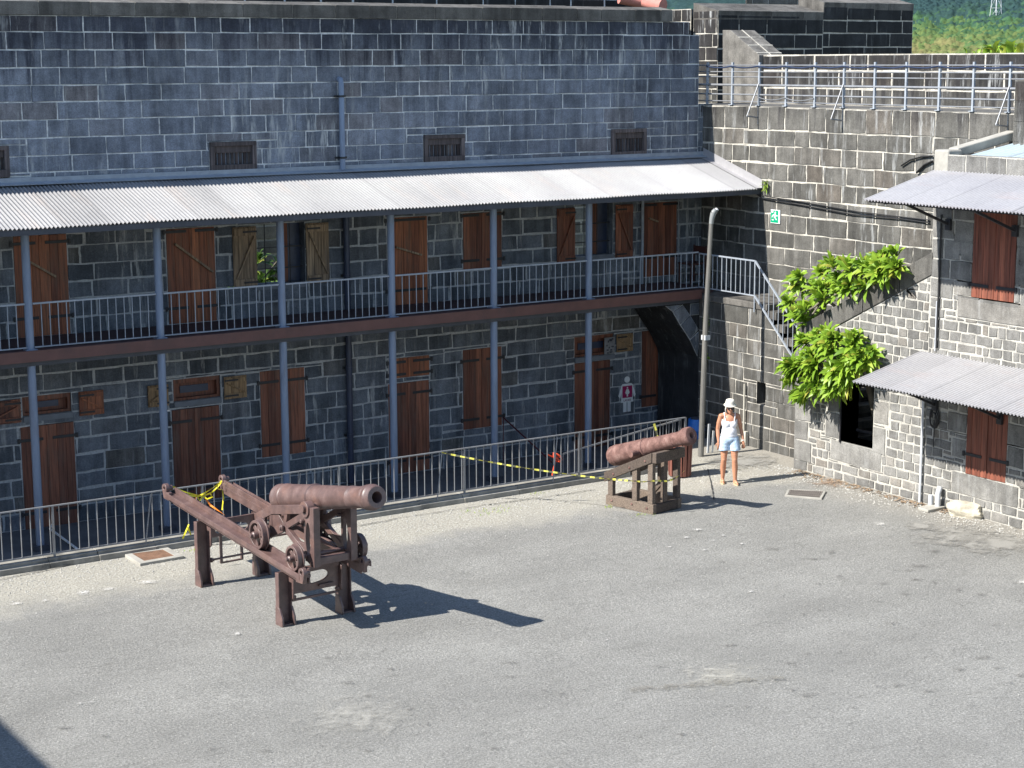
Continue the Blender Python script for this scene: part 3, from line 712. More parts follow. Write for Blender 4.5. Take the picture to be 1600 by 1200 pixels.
def verandah():
    X0, X1 = 4.0, XB-.02; r = random.Random(8)
    corrugated('roof', 'roof', ver, (lambda s, t, h: (X0+s, YW-.03+(YE-YW+.03)*t, zr1+(ze-zr1)*t+h + .006*math.sin(s*1.7)), X1-X0), rows=3)
    mb = MB(); mb.box(X0, X1, YW-.05, YW-.02, zr1+.0, zr1+.115)                                    # upright flashing
    mb.bar((X0, YW-.12, zr1+.012), (X1, YW-.12, zr1+.012), .16, .012, (0, -.25, 1)); mb.build('flashing', 'upper_rail', ver)
    mb = MB(); s = (zr1-ze)/(YW-YE)                                                               # side flashing against the rampart wall
    mb.add([(X1-.0, YW-.05, zr1+.02), (X1-.0, YE, ze+.02), (X1-.0, YE, ze+.20), (X1-.0, YW-.05, zr1+.20), (X1-.16, YW-.05, zr1+.022), (X1-.16, YE, ze+.022)], [(0, 1, 2, 3), (0, 1, 5, 4)])
    mb.build('flashing', 'awning', ver)
    mb = MB(); mb.box(X0, X1, YE+.03, YE+.09, ze-.12, ze-.02); mb.build('eave_board', 'dark_steel', ver)
    mb = MB(); mb.bar((X0+.6, YE+.10, ze-.055), (X0+.6, YW-.02, zr1-.085), .06, .1, t=.3); ra = mb.build('rafter', 'dark_steel', ver)
    for i in range(1, 19): clone(ra, (i*1.19, 0, 0))
    mb = MB(); mb.box(X0, X1, YP-.05, YP+.05, ze-.03, ze+.07); mb.build('post_plate', 'dark_steel', ver)
    px = [ony(x, 400, YP).x for x in (40, 246, 438.5, 611, 771, 920)]
    px = [px[0]-2.45] + px
    xe = ony(1096, 456, YP-.15).x
    zb = ony(0, 570.5, YP-.15).z
    mb = MB(); mb.box(X0, xe, YP-.165, YP-.13, zb, zdk); mb.box(X0, xe, YP-.13, YP-.02, zdk-.03, zdk-.001); mb.box(X0, xe, YP-.13, YP-.02, zb, zb+.02); mb.build('deck_beam', 'beam', ver)
    mb = MB(); mb.box(X0, xe, YP-.08, YP+.12, zb-.085, zb-.002); mb.build('edge_beam', 'dark_steel', ver)
    mb = MB(); n = int((XB-.06-X0)/1.2)
    for i in range(n): mb.box(X0+i*1.2, X0+i*1.2+1.194, YP-.015, YW-.02, zdk-.10, zdk-.012, t=r.random())
    mb.build('deck', 'deck', ver)
    # posts: one built, the others copied
    mb = MB(); x = px[0]
    mb.lathe([(0, .072), (ze-.03-zdk, .072)], (x, YP, zdk), (0, 0, 1), 18); mb.box(x-.1, x+.1, YP-.1, YP+.1, zdk-.011, zdk+.012); mb.box(x-.09, x+.09, YP-.06, YP+.06, ze-.06, ze-.031)
    up = mb.build('post', 'post', ver, smooth=40)
    mb = MB(); mb.lathe([(0, .074), (zb-.087-ZG, .074)], (x, YP, ZG), (0, 0, 1), 18); mb.box(x-.13, x+.13, YP-.13, YP+.13, ZG+.001, ZG+.10, mi=1)
    lp = mb.build('post', ['post', 'dark_steel'], ver, smooth=40)
    for q in px[1:]: clone(up, (q-x, 0, 0)); clone(lp, (q-x, 0, 0))
    # railing panels
    zt, zl = ony(0, 478, YP).z, ony(0, 547, YP).z
    def panel(a, b):
        mb = MB(); mb.bar((a, YP-.02, zt), (b, YP-.02, zt), .035, .03); mb.bar((a, YP-.02, zl), (b, YP-.02, zl), .03, .022)
        n = max(2, round((b-a)/.155))
        for i in range(1, n): mb.tube([(a+(b-a)*i/n, YP-.02, zl), (a+(b-a)*i/n, YP-.02, zt)], .0095, 6)
        return mb.build('railing', 'upper_rail', ver, smooth=40)
    for a, b in zip(px, px[1:]): panel(a+.07, b-.07)
    panel(px[-1]+.07, XS-.06)
    # rainwater pipes running down the wall behind the posts
    for (x, y0, y1, r_, m) in ((537, 342, 506, .065, 'navy_pipe'), (1000, 316, 440, .035, 'upper_rail'), (1056, 330, 440, .012, 'upper_rail')):
        a, b = wpx(FW, x, y0), wpx(FW, x, y1); mb = MB(); mb.M = FW
        mb.tube([(a[0], zr1-.15, .1), (a[0], zdk, .1)], r_, 12, mi=0)
        if r_ > .05:
            mb.tube([(a[0], zdk-.1, .1), (a[0], ZG+.02, .1)], r_, 12, mi=0)
            for z in (.6, 2.0, 3.9): mb.box(a[0]-.1, a[0]+.1, z, z+.05, .01, .05, mi=1); mb.tube([(a[0], z, .1), (a[0], z+.05, .1)], r_+.01, 12, mi=0)
        mb.build('rainwater_pipe', [m, 'iron'], ver, smooth=40)
verandah()
def wall_pipe():
    mb = MB(); mb.M = FW; a, b = wpx(FW, 529, 124), wpx(FW, 533, 272); u = (a[0]+b[0])/2
    mb.tube([(u, zr1+.03, .09), (u, a[1]-.06, .09), (u, a[1]-.01, .07), (u, a[1]+.01, -.05)], .055, 14)
    t = thing('downpipe', 'grey blue downpipe with elbow fixed to the bare upper wall', 'pipe', FW @ V((u, zr1, .09)))
    mb.build('pipe', 'post', t, smooth=50)
    for z in (zr1+.25, a[1]-.35):
        mb = MB(); mb.M = FW; mb.box(u-.13, u+.13, z, z+.04, .004, .03); mb.tube([(u, z, .09), (u, z+.04, .09)], .064, 14)
        mb.build('bracket', 'iron', t)
wall_pipe()
# ------------------------------------------------------------------ right hand walls
zwk = onx(1105, 163, XB).z                          # rampart walk level
zpar = ony(1200, 85, 30).z
XP = 28.2
zld = onx(1150, 468, XS).z                          # stair landing
def cables(name, label, lines, r=.012, mat='cable', cat='cable', parent=None):
    mb = MB()
    for P in lines: mb.tube(P, r, 6)
    o = mb.build(name, mat, parent, smooth=60)
    return tag(o, label, cat) if parent is None else o
def sag(a, b, s, n=10):
    a, b = V(a), V(b); return [a.lerp(b, i/n)+V((0, 0, -4*s*(i/n)*(1-i/n))) for i in range(n+1)]

def rampart():
    t = thing('rampart_wall', 'tall sunlit basalt rampart wall with pale mortar behind the green exit sign', 'wall', (XB, 26, ZG))
    mb = MB(); blocks(mb, FB, -YW-.2, -17, ZG, zwk-.02, .355, (.42, .92), 21, joint=.030, jit=.014)
    mb.build('masonry', ['rampart', 'rampart_mortar'], t)
    mb = MB(); mb.box(XB+.03, XP+.1, 17, YW+.6, zwk-.3, zwk-.001); mb.build('walkway', 'rampart_floor', t)
    # parapet on the far side of the walk
    p = thing('parapet_wall', 'low sunlit parapet wall behind the walkway railing', 'wall', (XP, 26, zwk))
    FP = frame((XP, 0, 0), (0, -1, 0), (-1, 0, 0)); y0 = onx(1150, 120, XP).y
    mb = MB(); blocks(mb, FP, -y0, -16, zwk, zpar-.36, .335, (.55, 1.15), 22, joint=.045, jit=.012); blocks(mb, FP, -y0, -16, zpar-.36, zpar, .36, (.5, 1.2), 27, joint=.045, jit=.006)
    mb.build('masonry', ['rampart', 'rampart_mortar'], p)
    mb = MB(); mb.box(XP+.016, XP+.55, 16, y0, zwk, zpar-.004); mb.build('core', 'cope', p)
    # return block beside the right edge of the picture
    q = thing('wall_pier', 'short stone pier at the right edge closing the walkway railing', 'wall', (XB-.4, 22, zwk-.6))
    c0 = onx(1586, 126, XB-.35); FQ = frame((XB-.35, 0, 0), (0, -1, 0), (-1, 0, 0))
    mb = MB(); blocks(mb, FQ, -c0.y, -c0.y+3.5, 6.3, c0.z, .36, (.5, .9), 23, joint=.03); mb.M = None
    mb.box(XB-.34, XB+1.2, c0.y-3.5, c0.y-.005, 6.3, c0.z-.005); mb.build('masonry', ['rampart', 'rampart_mortar'], q)
    # sloped buttress stone at the far end of the parapet
    b = thing('sloped_buttress', 'sloping stone buttress between the dark bastion and the parapet', 'wall', (XP-.1, 33, zwk))
    X = XP-.12; pts = [onx(*a, X) for a in ((1129, 168), (1129, 47), (1141, 47), (1186, 86), (1186, 168))]
    mb = MB(); mb.prism(pts, (.75, 0, 0), t=.8)
    mb.build('sloped_stone', 'cope', b, bevel=.01)
    mb = MB(); pa, pb = V(pts[2]), V(pts[3]); nrm = V((0, pb.z-pa.z, -(pb.y-pa.y))).normalized()*(1 if True else 1)
    if nrm.z < 0: nrm = -nrm
    for f in (.3, .62, .92): m_ = pa.lerp(pb, f)+nrm*.006; mb.bar(m_+V((.0, 0, 0)), m_+V((.75, 0, 0)), .03, .01, nrm)
    m1, m2 = pa+nrm*.006+V((.36, 0, 0)), pb+nrm*.006+V((.36, 0, 0)); mb.bar(m1, m2, .03, .008, nrm)
    mb.build('joints', 'rampart_mortar', b)
rampart()

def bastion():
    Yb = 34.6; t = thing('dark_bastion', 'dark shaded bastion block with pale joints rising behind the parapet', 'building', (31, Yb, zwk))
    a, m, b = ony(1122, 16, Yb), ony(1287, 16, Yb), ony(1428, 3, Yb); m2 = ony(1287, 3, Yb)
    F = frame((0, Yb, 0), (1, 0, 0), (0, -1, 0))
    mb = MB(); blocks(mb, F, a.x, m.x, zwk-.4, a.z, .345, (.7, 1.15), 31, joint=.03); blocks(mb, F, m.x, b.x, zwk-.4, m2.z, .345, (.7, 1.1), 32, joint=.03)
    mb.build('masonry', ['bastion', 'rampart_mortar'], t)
    FL = frame((a.x, 0, 0), (0, -1, 0), (-1, 0, 0))
    mb = MB(); blocks(mb, FL, -Yb-.95, -Yb, zwk-.4, a.z, .345, (.4, .8), 33, joint=.03); mb.build('masonry', ['rampart', 'rampart_mortar'], t)
    mb = MB()
    def cap(x0, x1, z):   # weathered top slabs
        r = random.Random(int(x0*7)); x = x0
        while x < x1-.05:
            e = min(x+r.uniform(.7, 1.1), x1)
            if x1-e < .3: e = x1
            mb.add([(x+.006, Yb-.012, z-.01), (e-.006, Yb-.012, z-.01), (e-.006, Yb+.95, z+.20), (x+.006, Yb+.95, z+.20), (x+.006, Yb+.95, z-.4), (e-.006, Yb+.95, z-.4), (x+.006, Yb+.02, z-.4), (e-.006, Yb+.02, z-.4)],
                   [(0, 1, 2, 3), (3, 2, 5, 4), (0, 3, 4, 6), (1, 7, 5, 2), (0, 6, 7, 1)], t=r.random()); x = e
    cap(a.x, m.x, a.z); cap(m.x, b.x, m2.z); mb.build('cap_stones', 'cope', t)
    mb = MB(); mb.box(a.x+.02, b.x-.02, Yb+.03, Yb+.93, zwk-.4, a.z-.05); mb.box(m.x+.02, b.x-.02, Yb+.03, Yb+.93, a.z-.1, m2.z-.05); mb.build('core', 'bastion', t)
    # sunlit wall end and the dark upper wall seen over the barracks coping
    XE = a.x-.04; u = thing('stone_wall', 'sunlit stepped wall end between the barracks and the dark bastion', 'wall', (XE, 36.5, zwk))
    FE = frame((XE, 0, 0), (0, -1, 0), (-1, 0, 0)); zE = onx(1075, 14, XE).z
    mb = MB(); blocks(mb, FE, -39, -35.6, zwk-.4, zE, .33, (.4, .75), 34, joint=.035); blocks(mb, FE, -39, -36.9, zE, zE+.8, .33, (.4, .75), 37, joint=.035); mb.M = None
    mb.box(XE+.02, XE+.8, 35.6, 39, zwk-.4, zE-.01); mb.build('masonry', ['rampart', 'rampart_mortar'], u)
    F2 = frame((0, 37, 0), (1, 0, 0), (0, -1, 0)); w = thing('stone_wall', 'dark upper stone wall just showing above the barracks coping', 'wall', (15, 37, 9))
    mb = MB(); blocks(mb, F2, 8, XE, 7, ony(900, -14, 37).z, .34, (.6, 1.1), 35, joint=.04); mb.build('masonry', ['bastion', 'mortar'], w)
    g = thing('stone_wall', 'pale top of a far stone wall above the dark bastion', 'wall', (32, 38.5, 9.5)); Y3 = 38.5
    F3 = frame((0, Y3, 0), (1, 0, 0), (0, -1, 0)); F4 = frame((ony(1160, 2, Y3).x, 0, 0), (0, -1, 0), (-1, 0, 0))
    mb = MB(); blocks(mb, F3, ony(1165, 2, Y3).x, ony(1290, 2, Y3).x, 8.5, ony(1200, -8, Y3).z, .3, (.5, .9), 36, joint=.04); mb.build('masonry', ['cope', 'rampart_mortar'], g)
    mb = MB(); p = ony(1004, 3, 36.2); q = ony(1036, 9, 35.6)
    mb.tube([p+V((-.55, .2, .12)), p, q], .17, 12); o = mb.build('ridge_pipe', 'pink', smooth=50); tag(o, 'faded red clay pipe lying behind the barracks coping', 'pipe')
bastion()

def walkway_rail():
    X = XB+.04; t = thing('walkway_railing', 'grey steel railing of tall posts and five rails along the rampart walk', 'railing', (X, 27, zwk))
    xs = (1105, 1144, 1186, 1228, 1273, 1318, 1366, 1415, 1467, 1520, 1577); ys = [onx(x, 165, X).y for x in xs]
    ys.append(ys[-1]-.87)
    zt = onx(1318, 97, X).z; H = zt-zwk; proto = None
    for y in ys:
        if proto is None:
            mb = MB(); mb.box(X-.022, X+.022, y-.022, y+.022, zwk-.01, zt); mb.box(X-.06, X+.06, y-.06, y+.06, zwk, zwk+.015); proto = mb.build('post', 'upper_rail', t); yp = y
        else: clone(proto, (0, y-yp, 0))
    yl = [YW-.1]+ys
    for f, r in ((.09, .013), (.25, .018), (.47, .026), (.66, .013), (.78, .013), (.93, .013)):
        mb = MB(); mb.tube([(X-.0, ys[0]+.45, zwk+H*f), (X, ys[-1]-.3, zwk+H*f)], r, 8); mb.build('rail', 'rail', t, smooth=50)
    L = []
    for a, b in zip(ys, ys[1:]): L.append(sag((X-.045, a, zwk+H*.91), (X-.045, b, zwk+H*.91), .035, 6))
    cables('cable', None, L, .018, 'navy_pipe', parent=t)
    for a, b in ((ys[2], ys[3]), (ys[3], ys[4])): cables('cable', None, [sag((X-.04, a, zwk+H*.2), (X-.04, b, zwk+H*.2), .06, 6)], .012, 'rail', parent=t)
    for i in (2, 5, 10):
        mb = MB(); y = ys[i]; a = V((X-.02, y, zwk+H*.52)); b = V((X-.34, y+.0, zwk-.22))
        mb.tube([a, b], .016, 8); mb.tube([b, (X-.02, y-.02, zwk-.26)], .016, 8); mb.tube([(X-.04, y-.02, zwk-.02), (X-.04, y-.02, zwk-.4)], .014, 6); mb.build('brace', 'rail', t, smooth=50)
walkway_rail()

def stair():
    t = thing('stone_stair', 'stone side wall and stairs with a grey handrail beside the dark arch', 'stairs', (XS, 29, ZG))
    FS = frame((XS, 0, 0), (0, -1, 0), (-1, 0, 0))
    sx = lambda x, y: onx(x, y, XS)
    a, b = sx(1200, 484), sx(1240, 548)                         # line of the step noses
    ya, za, yb, zb = a.y, a.z, b.y, b.z; k = (zb-za)/(yb-ya)      # dz/dy (falls as y falls)
    slit = sx(1182, 596), sx(1195, 634)
    hole = (-slit[0].y, slit[1].z, -slit[1].y, slit[0].z)
    # v <= za + k*(y-ya) - .16   with y = -u
    half = (-k, -1, za-k*ya-.20)
    mb = MB(); blocks(mb, FS, -(YP+.0), -27.0, ZG, zld-.13, .30, (.36, .74), 41, holes=[hole], halves=[half], joint=.022, jit=.007)
    mb.build('stair_wall', ['rampart', 'rampart_mortar'], t)
    mb = MB(); mb.M = FS; mb.box(hole[0], hole[2], hole[1], hole[3], -.5, -.31, t=.1); mb.build('slit_back', 'dark', t)  # near-black panel paints the dark depth of the slit
    # landing slab and steps
    mb = MB(); mb.box(XS-.02, XB-.02, ya+.02, YP-.02, zld-.13, zld); mb.box(XS+.02, XB-.02, YP-.02, YW-.02, zld-.2, zld-.004); mb.build('landing', 'cope', t, bevel=.012)
    y = ya; z = za-.02; run = .27; rise = abs(k)*run; i = 0
    r = random.Random(9)
    while z > .12:
        mb = MB(); mb.box(XS-.035+r.uniform(-.01, .01), XB-.03, y-run-.03, y, z-.17, z-.004+r.uniform(-.006, .006), t=r.random())
        mb.box(XS+.28, XB-.03, y-run+.005, y-.01, z-.19-rise, z-.168, t=0)
        mb.build('step', 'cope', t, bevel=.012); y -= run; z -= rise
    # handrail: level panel along the landing, then down the flight
    X = XS-.05; P = lambda x, y: onx(x, y, X)
    tl, tr, bl, br = P(1128, 400.5), P(1180, 408), P(1128, 454), P(1180, 462)
    zt_, zb_ = (tl.z+tr.z)/2, (bl.z+br.z)/2; y0, y1 = YP-.05, tr.y
    y2 = 26.9; kk = k; zt2, zb2 = zt_+kk*(y2-y1), zb_+kk*(y2-y1)
    mb = MB(); mb.bar((X, y0, zt_), (X, y1, zt_), .035, .03); mb.bar((X, y0, zb_), (X, y1, zb_), .03, .022)
    n = round((y0-y1)/.15)
    for i in range(n+1): yy = y0+(y1-y0)*i/n; mb.tube([(X, yy, zb_), (X, yy, zt_)], .0105, 6)
    mb.build('railing', 'upper_rail', t, smooth=40)
    mb = MB(); mb.bar((X, y1, zt_), (X, y2, zt2), .035, .03); mb.bar((X, y1, zb_), (X, y2, zb2), .035, .03); mb.tube([(X, y1, zb_-.35), (X, y1, zt_)], .016, 8)
    n = round((y1-y2)/.15)
    for i in range(1, n+1): yy = y1+(y2-y1)*i/n; mb.tube([(X, yy, zb_+kk*(yy-y1)), (X, yy, zt_+kk*(yy-y1))], .0105, 6)
    mb.build('railing', 'upper_rail', t, smooth=40)
    # half arch carrying the landing, seen under the end of the verandah deck
    YA = YP-.02; ar = thing('half_arch', 'rubble half arch with shade-darkened soffit under the end of the verandah', 'arch', (24.3, YA, ZG))
    pts = [ony(x, y, YA) for x, y in ((1040, 474), (1051, 487), (1063, 508), (1078, 531), (1090, 557), (1096, 590), (1098, 640), (1098, 725))]
    top = zb_arch = ony(0, 580, YP-.1).z; xr = XS
    poly = [(p.x, p.z) for p in pts] + [(xr, ZG), (xr, top)]
    mb = MB(); rr = random.Random(6)
    # voussoirs then infill rows
    mb.M = frame((0, YA, 0), (1, 0, 0), (0, -1, 0))
    vo = []
    for p, q in zip(poly[:7], poly[1:8]):
        d = V((q[0]-p[0], q[1]-p[1])); nrm = V((-d.y, d.x)).normalized()
        if nrm.x < 0: nrm = -nrm
        w = .34; vo.append((p, q, (q[0]+nrm.x*w, q[1]+nrm.y*w), (p[0]+nrm.x*w, p[1]+nrm.y*w)))
    lim = lambda p: (min(p[0], xr-.01), min(p[1], top))
    for qd in vo:
        qd = [lim(p) for p in qd]; t_ = rr.random()
        if parea(qd) < .01: continue
        mb.poly([(p[0], p[1], -.012) for p in qd], mi=1)
        cx = sum(p[0] for p in qd)/4; cy = sum(p[1] for p in qd)/4; s = .9
        f = [(cx+(p[0]-cx)*s, cy+(p[1]-cy)*s) for p in qd]; n = 4
        mb.add([(p[0], p[1], -.012) for p in f]+[(p[0], p[1], .01) for p in f], [(4, 5, 6, 7)]+[(i, (i+1) % n, n+(i+1) % n, n+i) for i in range(n)], mi=0, t=t_)
    zz = ZG
    while zz < top-.05:
        h = min(.34, top-zz)
        # left limit of infill at this height = outer ring of voussoirs
        cand = [max(q[2][0], q[3][0]) for q in vo if min(q[2][1], q[3][1]) <= zz+h and max(q[2][1], q[3][1]) >= zz]
        l = min(cand) if cand else pts[-1].x+.35; x = l
        while x < xr-.03:
            e = min(x+rr.uniform(.25, .5), xr)
            if xr-e < .15: e = xr
            mb.poly([(x, zz, -.014), (e, zz, -.014), (e, zz+h, -.014), (x, zz+h, -.014)], mi=1)
            mb.box(x+.012, e-.012, zz+.012, zz+h-.012, -.014, .006, mi=0, t=rr.random()); x = e
        zz += h
    mb.M = None
    mb.prism([(p[0], YA+.016, p[1]) for p in poly], (0, 1.45, 0), mi=2, t=.4)  # near-black soffit stone paints in the shade under the arch
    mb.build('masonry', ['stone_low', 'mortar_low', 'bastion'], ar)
stair()

# ------------------------------------------------------------------ right hand building
def facade():
    t = thing('stone_building', 'pale squared rubble building with red shutters, corrugated awnings and a sloping garden wall', 'building', (XF, 23, 0))
    c0 = 27.04; cb = 23.47
    A, B = onx(1252, 508, XF), onx(1452, 397, XF); k = (B.z-A.z)/((-B.y)-(-A.y))   # slope of the wall head in (u, v)
    hb = A.z - k*(-A.y); hc = .42                                                 # coping depth
    wl = onx(1311, 692, XF); wr_ = onx(1362.5, 698, XF); wt = onx(1340, 598, XF)
    win = (-wl.y, (wl.z+wr_.z)/2, -wr_.y, wt.z)
    S1 = wrect(FX, 1520, 1587, 326, 469); S2 = wrect(FX, 1510, 1573, 634, 748)
    quoin = []
    r = random.Random(12)
    def big(u0, u1, v0, v1): quoin.append((u0, v0, u1, v1))
    v = .0
    for i, h in enumerate((.20, .42, .40, .46, .40, .44)):                          # corner stones at the left end
        big(-c0, -c0+(.52 if i % 2 else .40), v, v+h); v += h
    big(win[0]-.42, win[0], win[1]+.02, win[1]+.55); big(win[0]-.36, win[0], win[1]+.55, win[1]+.92); big(win[2], win[2]+.36, win[1]-.08, win[1]+.46)
    big(win[0]-.26, win[2]+.26, win[1]-.42, win[1]-.005); big(win[2], win[2]+.42, win[1]+.5, win[1]+.98); big(win[0]-.55, win[0], win[3]-.2, win[3]+.2)
    for S in (S1, S2):
        big(S[0]-.34, S[2]+.32, S[1]-.40, S[1]); big(S[0]-.36, S[0], S[1]+.25, S[1]+.62); big(S[0]-.48, S[0], S[1]+.72, S[1]+1.1); big(S[2], S[2]+.4, S[1]+.3, S[1]+.7); big(S[2], S[2]+.55, S[1]+.72, S[1]+1.1)
    zs = onx(1455, 478, XF).z
    mb = MB(); mb.noflip = True
    hs = [win, S1, S2]
    fix = []
    for q in quoin:                                                              # keep big stones off the openings
        rs = [q]
        for h in hs: rs = [x for p in rs for x in sub_rect(p, h)]
        fix += rs
    zt = onx(1457, 240, XF).z
    half = (k, -1, hb-hc)
    blocks(mb, FX, -c0, -cb, .0, 5.6, .178, (.15, .36), 51, holes=hs, halves=[half], big=[q for q in fix if q[2] <= -cb+.02], joint=.034, jit=.012, reveal=.5)
    blocks(mb, FX, -cb, -16, .0, onx(1500, 470, XF).z, .185, (.15, .40), 52, holes=[S1, S2], big=[q for q in fix if q[0] >= -cb-.02], joint=.034, jit=.012, reveal=.2)
    blocks(mb, FX, -cb, -16, onx(1500, 470, XF).z, zt, .36, (.3, .75), 53, holes=[S1], joint=.03, jit=.01, reveal=0)
    mb.build('wall', ['rubble', 'rubble_mortar'], t)
    # solid body behind the face
    mb = MB(); mb.box(XF+.02, XF+.5, 16, S1[0]*-1+.0, 0, .01)
    def body(y0, y1, z0, z1): mb.box(XF+.26, XF+.5, y0, y1, z0, z1, t=.4)
    body(16, cb, 0, zt-.02); mb.box(XF+.5, XB, 16, cb, zt-.6, zt-.05, t=.4)
    mb.box(XF+.03, XB-.02, cb-.28, cb-.01, 0, zt-.02, t=.4)
    # wing wall thickness as a sheared slab, around its window
    uu = [(-c0, win[0]), (win[2], -cb)]
    for a, b in uu:
        mb.prism([(XF+.03, -a, 0), (XF+.03, -b, 0), (XF+.03, -b, hb-hc+k*b), (XF+.03, -a, hb-hc+k*a)], (.47, 0, 0), t=.4)
    a, b = win[0], win[2]
    mb.prism([(XF+.03, -a, 0), (XF+.03, -b, 0), (XF+.03, -b, win[1]), (XF+.03, -a, win[1])], (.47, 0, 0), t=.4)
    mb.prism([(XF+.03, -a, win[3]), (XF+.03, -b, win[3]), (XF+.03, -b, hb-hc+k*b), (XF+.03, -a, hb-hc+k*a)], (.47, 0, 0), t=.4)
    mb.box(XF+.004, XS+.02, c0-.03, c0+.002, 0, hb-hc-k*c0, t=.5)
    mb.build('wall_body', 'rubble', t)
    # sloping coping slabs
    cut = [-c0, -c0+.95, -c0+1.85, -c0+2.8, -cb+.05]; r = random.Random(3)
    for a, b in zip(cut, cut[1:]):
        mb = MB(); g = .012
        mb.prism([(XF-.012, -(a+g), hb-hc+k*(a+g)+.006), (XF-.012, -(b-g), hb-hc+k*(b-g)+.006), (XF-.012, -(b-g), hb+k*(b-g)), (XF-.012, -(a+g), hb+k*(a+g))], (.54, 0, 0), t=r.random())
        mb.build('coping_slab', 'rampart_cope', t, bevel=.012)
    # red shutters
    double_door(FX, S1, t, 'facade_red', 61, (.86,), name='shutters', label='upper pair of red shutters', n=4)
    double_door(FX, S2, t, 'facade_red', 62, (.72,), name='shutters', label='lower pair of red shutters', n=4)
    # iron bar and frame in the wing window
    mb = MB(); mb.M = FX
    u = win[0]+.02; mb.box(u, u+.03, win[1]-.02, win[3]-.03, .0, .03); mb.bar((win[0]+.04, win[1]+.18, -.42), (win[2], win[1]+.20, -.42), .05, .03); mb.tube([(win[0]+.55, win[1]+.2, -.44), (win[0]+.55, win[3], -.44)], .02, 6, mi=1)
    mb.build('window_frame', ['iron', 'rail'], t)
    # roof edge: concrete parapet and bluish sheet
    zc = onx(1457, 236, XF).z
    mb = MB(); mb.box(XF-.005, XF+.36, cb-.33, cb+.02, zt-.5, zc+.03, t=.5); mb.build('parapet_pier', 'concrete', t, bevel=.03)
    mb = MB(); mb.add([(XF+.36, cb-.22, zc-.12), (XB-.05, cb-.22, zc+.16), (XB-.05, cb+.02, zc+.16), (XF+.36, cb+.02, zc-.12), (XF+.36, cb-.22, zc+.05), (XB-.05, cb-.22, zc+.33), (XB-.05, cb+.02, zc+.33), (XF+.36, cb+.02, zc+.05)],
                      [(0, 1, 2, 3), (4, 7, 6, 5), (0, 4, 5, 1), (1, 5, 6, 2), (2, 6, 7, 3), (3, 7, 4, 0)]); mb.build('gable_parapet', 'concrete', t, bevel=.02)
    corrugated('roof', 'blue_roof', t, (lambda s, q, h: (XF+.05+(XB-.1-XF)*q, cb-.34-s, zc-.17+.30*q+h*1.6), 7), period=.16)
    # awnings
    def awning(zt_, ze_, y0, y1, name, label):
        X1 = 22.80
        o = corrugated(name, 'awning', t, (lambda s, q, h: (XF-.01+(X1-XF+.01)*q, y0-s, zt_+(ze_-zt_)*q+h), y0-y1), rows=2); o['label'] = label
        b = MB(); b.bar((X1+.12, y0-.04, ze_-.02), (X1+.12, y1, ze_-.02), .04, .05); b.build('edge_batten', 'iron', o)
        yb = y0-.42
        for i in range(3):
            y = yb-i*1.55; b = MB()
            b.bar((XF-.03, y, zt_-.95), (X1+.35, y, ze_+.03), .045, .05, (0, 1, 0)); b.box(XF-.06, XF-.004, y-.06, y+.06, zt_-1.05, zt_-.85); b.bar((XF-.04, y, zt_-.06), (X1+.12, y, ze_-.04), .04, .05, (0, 1, 0))
            b.build('bracket', 'iron', o)
    p, q = onx(1455, 266, XF), onx(1345, 312, 22.8); awning(p.z, q.z, cb+.0, 17, 'awning', 'upper corrugated awning')
    p, q = onx(1441, 549, XF), onx(1343, 598, 22.85); awning(p.z, q.z, p.y+.02, 17, 'awning', 'lower corrugated awning')
    # pipes and hose on the face
    mb = MB(); mb.M = FX
    for x, yt, yb, r_, m in ((1469, 335, 545, .018, 1), (1464, 470, 548, .012, 0)):
        a = wpx(FX, x, (yt+yb)/2)[0]; mb.tube([(a, wpx(FX, x, yt)[1], .03), (a, wpx(FX, x, yb)[1], .03)], r_, 8, mi=m)
    mb.build('conduit', ['pvc', 'cable'], t, smooth=50)
    mb = MB(); mb.M = FX; a = wpx(FX, 1443, 700)[0]
    mb.tube([(a, wpx(FX, 1443, 622)[1], .05), (a, .02, .05)], .026, 10, mi=0); mb.build('conduit', ['pvc', 'cable'], t, smooth=50)
    mb = MB(); mb.M = FX; u, v = wpx(FX, 1462, 652); n = 40
    for j, (ru, rv) in enumerate(((.115, .20), (.10, .17), (.08, .13))):
        mb.tube([(u+ru*math.cos(2*math.pi*i/n), v+rv*math.sin(2*math.pi*i/n)-.02*j, .03+.015*j) for i in range(n+1)], .014, 6)
    mb.tube([(u+.03, v+.1, .04), (u+.02, v-.2, .05), (u+.01, v-.55, .04)], .012, 6)
    o = mb.build('hose_coil', 'cable', org=FX @ V((u, v, 0)), smooth=60); tag(o, 'black hose coiled on the wall under the lower awning', 'hose')
def _red():
    M['facade_red'] = wood('faded_red_shutters', (.15, .042, .025), (.26, .085, .05), .6, ((.20, .085, .055), .45))
    M['rampart_cope'] = stone_mat('sloping_slab', (.095, .09, .082), (.14, .135, .125), (.14, .12, .10), .7)
_red(); facade()

